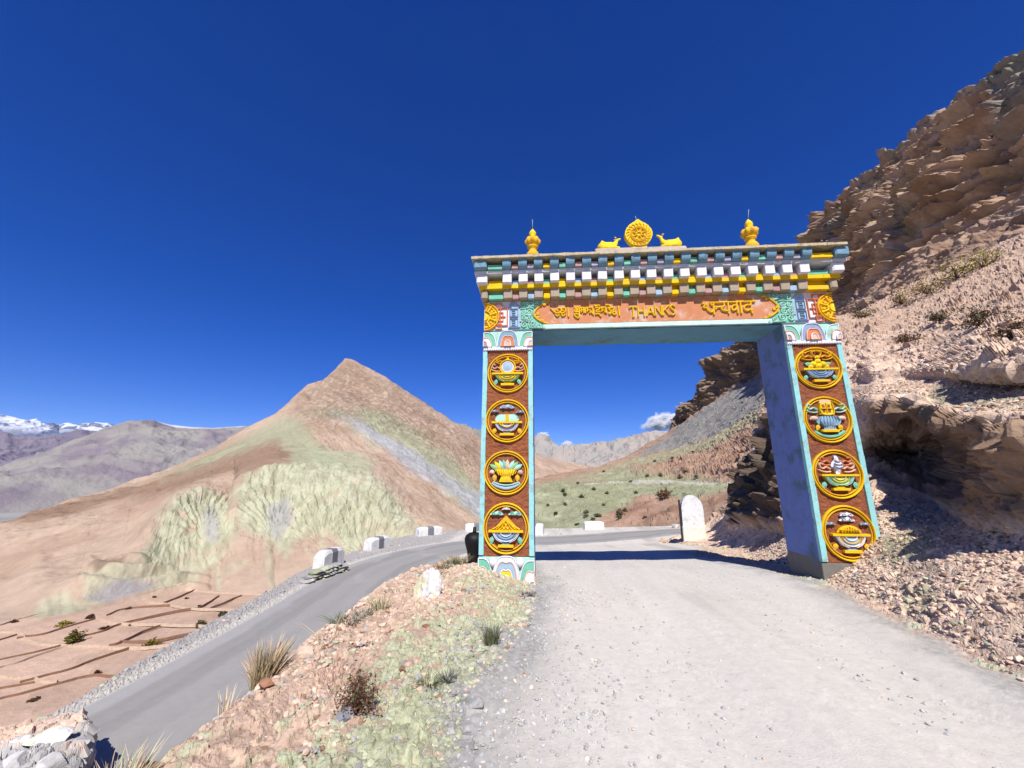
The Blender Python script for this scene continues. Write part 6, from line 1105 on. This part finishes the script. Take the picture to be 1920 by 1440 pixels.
BUNDS = [([(-100, 830), (0, 805), (150, 770), (380, 712), (480, 665), (620, 630), (700, 595), (900, 545), (1100, 505), (1160, 500)], 'long dark earth bank running behind the largest olive bush'), ([(640, 715), (720, 695), (850, 630), (940, 600)], 'short dark bank beside the wide yellow olive bush'), ([(120, 935), (250, 900), (450, 845), (620, 780), (760, 735)], 'dark bank across the middle of the near fields'), ([(100, 675), (150, 665), (300, 640), (560, 560)], 'dark bank left of the largest olive bush'), ([(620, 540), (760, 500), (1010, 480)], 'dark bank in the upper middle field'), ([(1165, 500), (1290, 425)], 'short dark bank dividing the upper right field, left one'), ([(1240, 500), (1410, 425)], 'short dark bank dividing the upper right field, middle one'), ([(1440, 510), (1560, 425)], 'short dark bank dividing the upper right field, right one'), ([(960, 470), (1160, 385)], 'dark bank left of the upper right field'), ([(700, 695), (900, 690), (1080, 655), (1170, 632)], 'faint dark bank above the pale winding wall'), ([(-150, 1070), (0, 1030), (200, 985), (540, 892), (700, 900)], 'dark bank at the nearest edge of the fields'), ([(-60, 985), (0, 970), (200, 935)], 'short dark bank at the far left near edge'), ([(0, 690), (110, 655)], 'short dark bank at the left picture edge'), ([(1000, 770), (1120, 725), (1220, 660)], 'faint dark bank near the road shoulder')]
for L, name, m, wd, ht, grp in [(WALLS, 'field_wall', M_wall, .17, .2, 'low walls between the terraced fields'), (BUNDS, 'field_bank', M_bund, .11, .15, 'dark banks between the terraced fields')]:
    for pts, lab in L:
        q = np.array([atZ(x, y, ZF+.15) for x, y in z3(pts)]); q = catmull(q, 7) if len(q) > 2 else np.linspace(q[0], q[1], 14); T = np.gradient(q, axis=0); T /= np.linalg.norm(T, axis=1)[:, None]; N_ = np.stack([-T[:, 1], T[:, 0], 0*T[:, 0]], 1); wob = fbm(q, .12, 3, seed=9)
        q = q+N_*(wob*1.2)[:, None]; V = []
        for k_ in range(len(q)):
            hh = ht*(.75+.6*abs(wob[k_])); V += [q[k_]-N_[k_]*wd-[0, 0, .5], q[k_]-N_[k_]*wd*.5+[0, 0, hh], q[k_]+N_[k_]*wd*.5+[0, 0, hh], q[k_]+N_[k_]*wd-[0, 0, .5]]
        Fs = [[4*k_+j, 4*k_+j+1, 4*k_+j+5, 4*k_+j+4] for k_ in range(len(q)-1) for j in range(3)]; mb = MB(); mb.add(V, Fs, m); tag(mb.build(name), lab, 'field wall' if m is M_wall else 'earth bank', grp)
# ---------------------------------------------------------------- clouds far beyond the mountains
def cloud(px, py, wpx, hpx, label, seed):
    """thin vapour: noise-eroded volume inside a flattened hull"""
    Rr = 42000.; c = atR(px, py, Rr); k = Rr/752.*1.12; m = bpy.data.materials.new('cloud_vapour'); m.use_nodes = True; t = m.node_tree; t.nodes.clear(); L = t.links.new
    tc = t.nodes.new('ShaderNodeTexCoord'); nz = t.nodes.new('ShaderNodeTexNoise'); nz.inputs['Scale'].default_value = 2.4; nz.inputs['Detail'].default_value = 6; nz.inputs['Roughness'].default_value = .6
    mp = t.nodes.new('ShaderNodeMapping'); mp.inputs['Location'].default_value = (seed*3.1, seed, 0); mp.inputs['Scale'].default_value = (1.3, 1., .8); L(tc.outputs['Object'], mp.inputs[0]); L(mp.outputs[0], nz.inputs['Vector'])
    ln = t.nodes.new('ShaderNodeVectorMath'); ln.operation = 'LENGTH'; L(tc.outputs['Object'], ln.inputs[0])
    a1 = t.nodes.new('ShaderNodeMath'); a1.operation = 'SUBTRACT'; L(nz.outputs[0], a1.inputs[0]); m1 = t.nodes.new('ShaderNodeMath'); m1.operation = 'MULTIPLY'; m1.inputs[1].default_value = .48; L(ln.outputs['Value'], m1.inputs[0]); L(m1.outputs[0], a1.inputs[1])
    r_ = t.nodes.new('ShaderNodeMapRange'); r_.inputs[1].default_value = .14; r_.inputs[2].default_value = .34; r_.inputs[4].default_value = 9./(hpx*k); L(a1.outputs[0], r_.inputs[0])
    pv = t.nodes.new('ShaderNodeVolumePrincipled'); pv.inputs['Color'].default_value = (1, 1, 1, 1); pv.inputs['Anisotropy'].default_value = -.2; L(r_.outputs[0], pv.inputs['Density']); ov = t.nodes.new('ShaderNodeOutputMaterial'); L(pv.outputs[0], ov.inputs['Volume'])
    v = ICV; me = bpy.data.meshes.new('cloud'); me.from_pydata([tuple(q*1.25) for q in v], [], [tuple(map(int, f)) for f in ICF]); me.materials.append(m); o = bpy.data.objects.new('cloud', me); sc.collection.objects.link(o)
    o.location = tuple(c); o.scale = (wpx*k*.62, wpx*k*.5, hpx*k*.75); o.rotation_euler = (0, -.12, -math.atan2(c[0], c[1])); tag(o, label, 'cloud', 'small white clouds low in the gateway opening')
cloud(1244, 791, 62, 22, 'largest white cloud beside the dark cliff', 1); cloud(1017, 817, 22, 9, 'small cloud above the far peak near the left pillar', 2); cloud(1063, 834, 18, 11, 'small bright cloud over the dip in the far range', 3); cloud(1110, 834, 9, 5, 'tiny faint cloud right of the small bright one', 4)
# ---------------------------------------------------------------- air
mh = bpy.data.materials.new('haze_air'); mh.use_nodes = True; t_ = mh.node_tree; t_.nodes.clear(); ov = t_.nodes.new('ShaderNodeOutputMaterial'); pv = t_.nodes.new('ShaderNodeVolumePrincipled'); pv.inputs['Color'].default_value = (.5, .68, 1., 1); pv.inputs['Density'].default_value = 1.0e-5; pv.inputs['Anisotropy'].default_value = 0.; t_.links.new(pv.outputs[0], ov.inputs['Volume'])
mb = MB(); mb.box(-32000, 32000, -32000, 32000, -420, 1900, mh); tag(mb.build('haze'), kind='stuff')
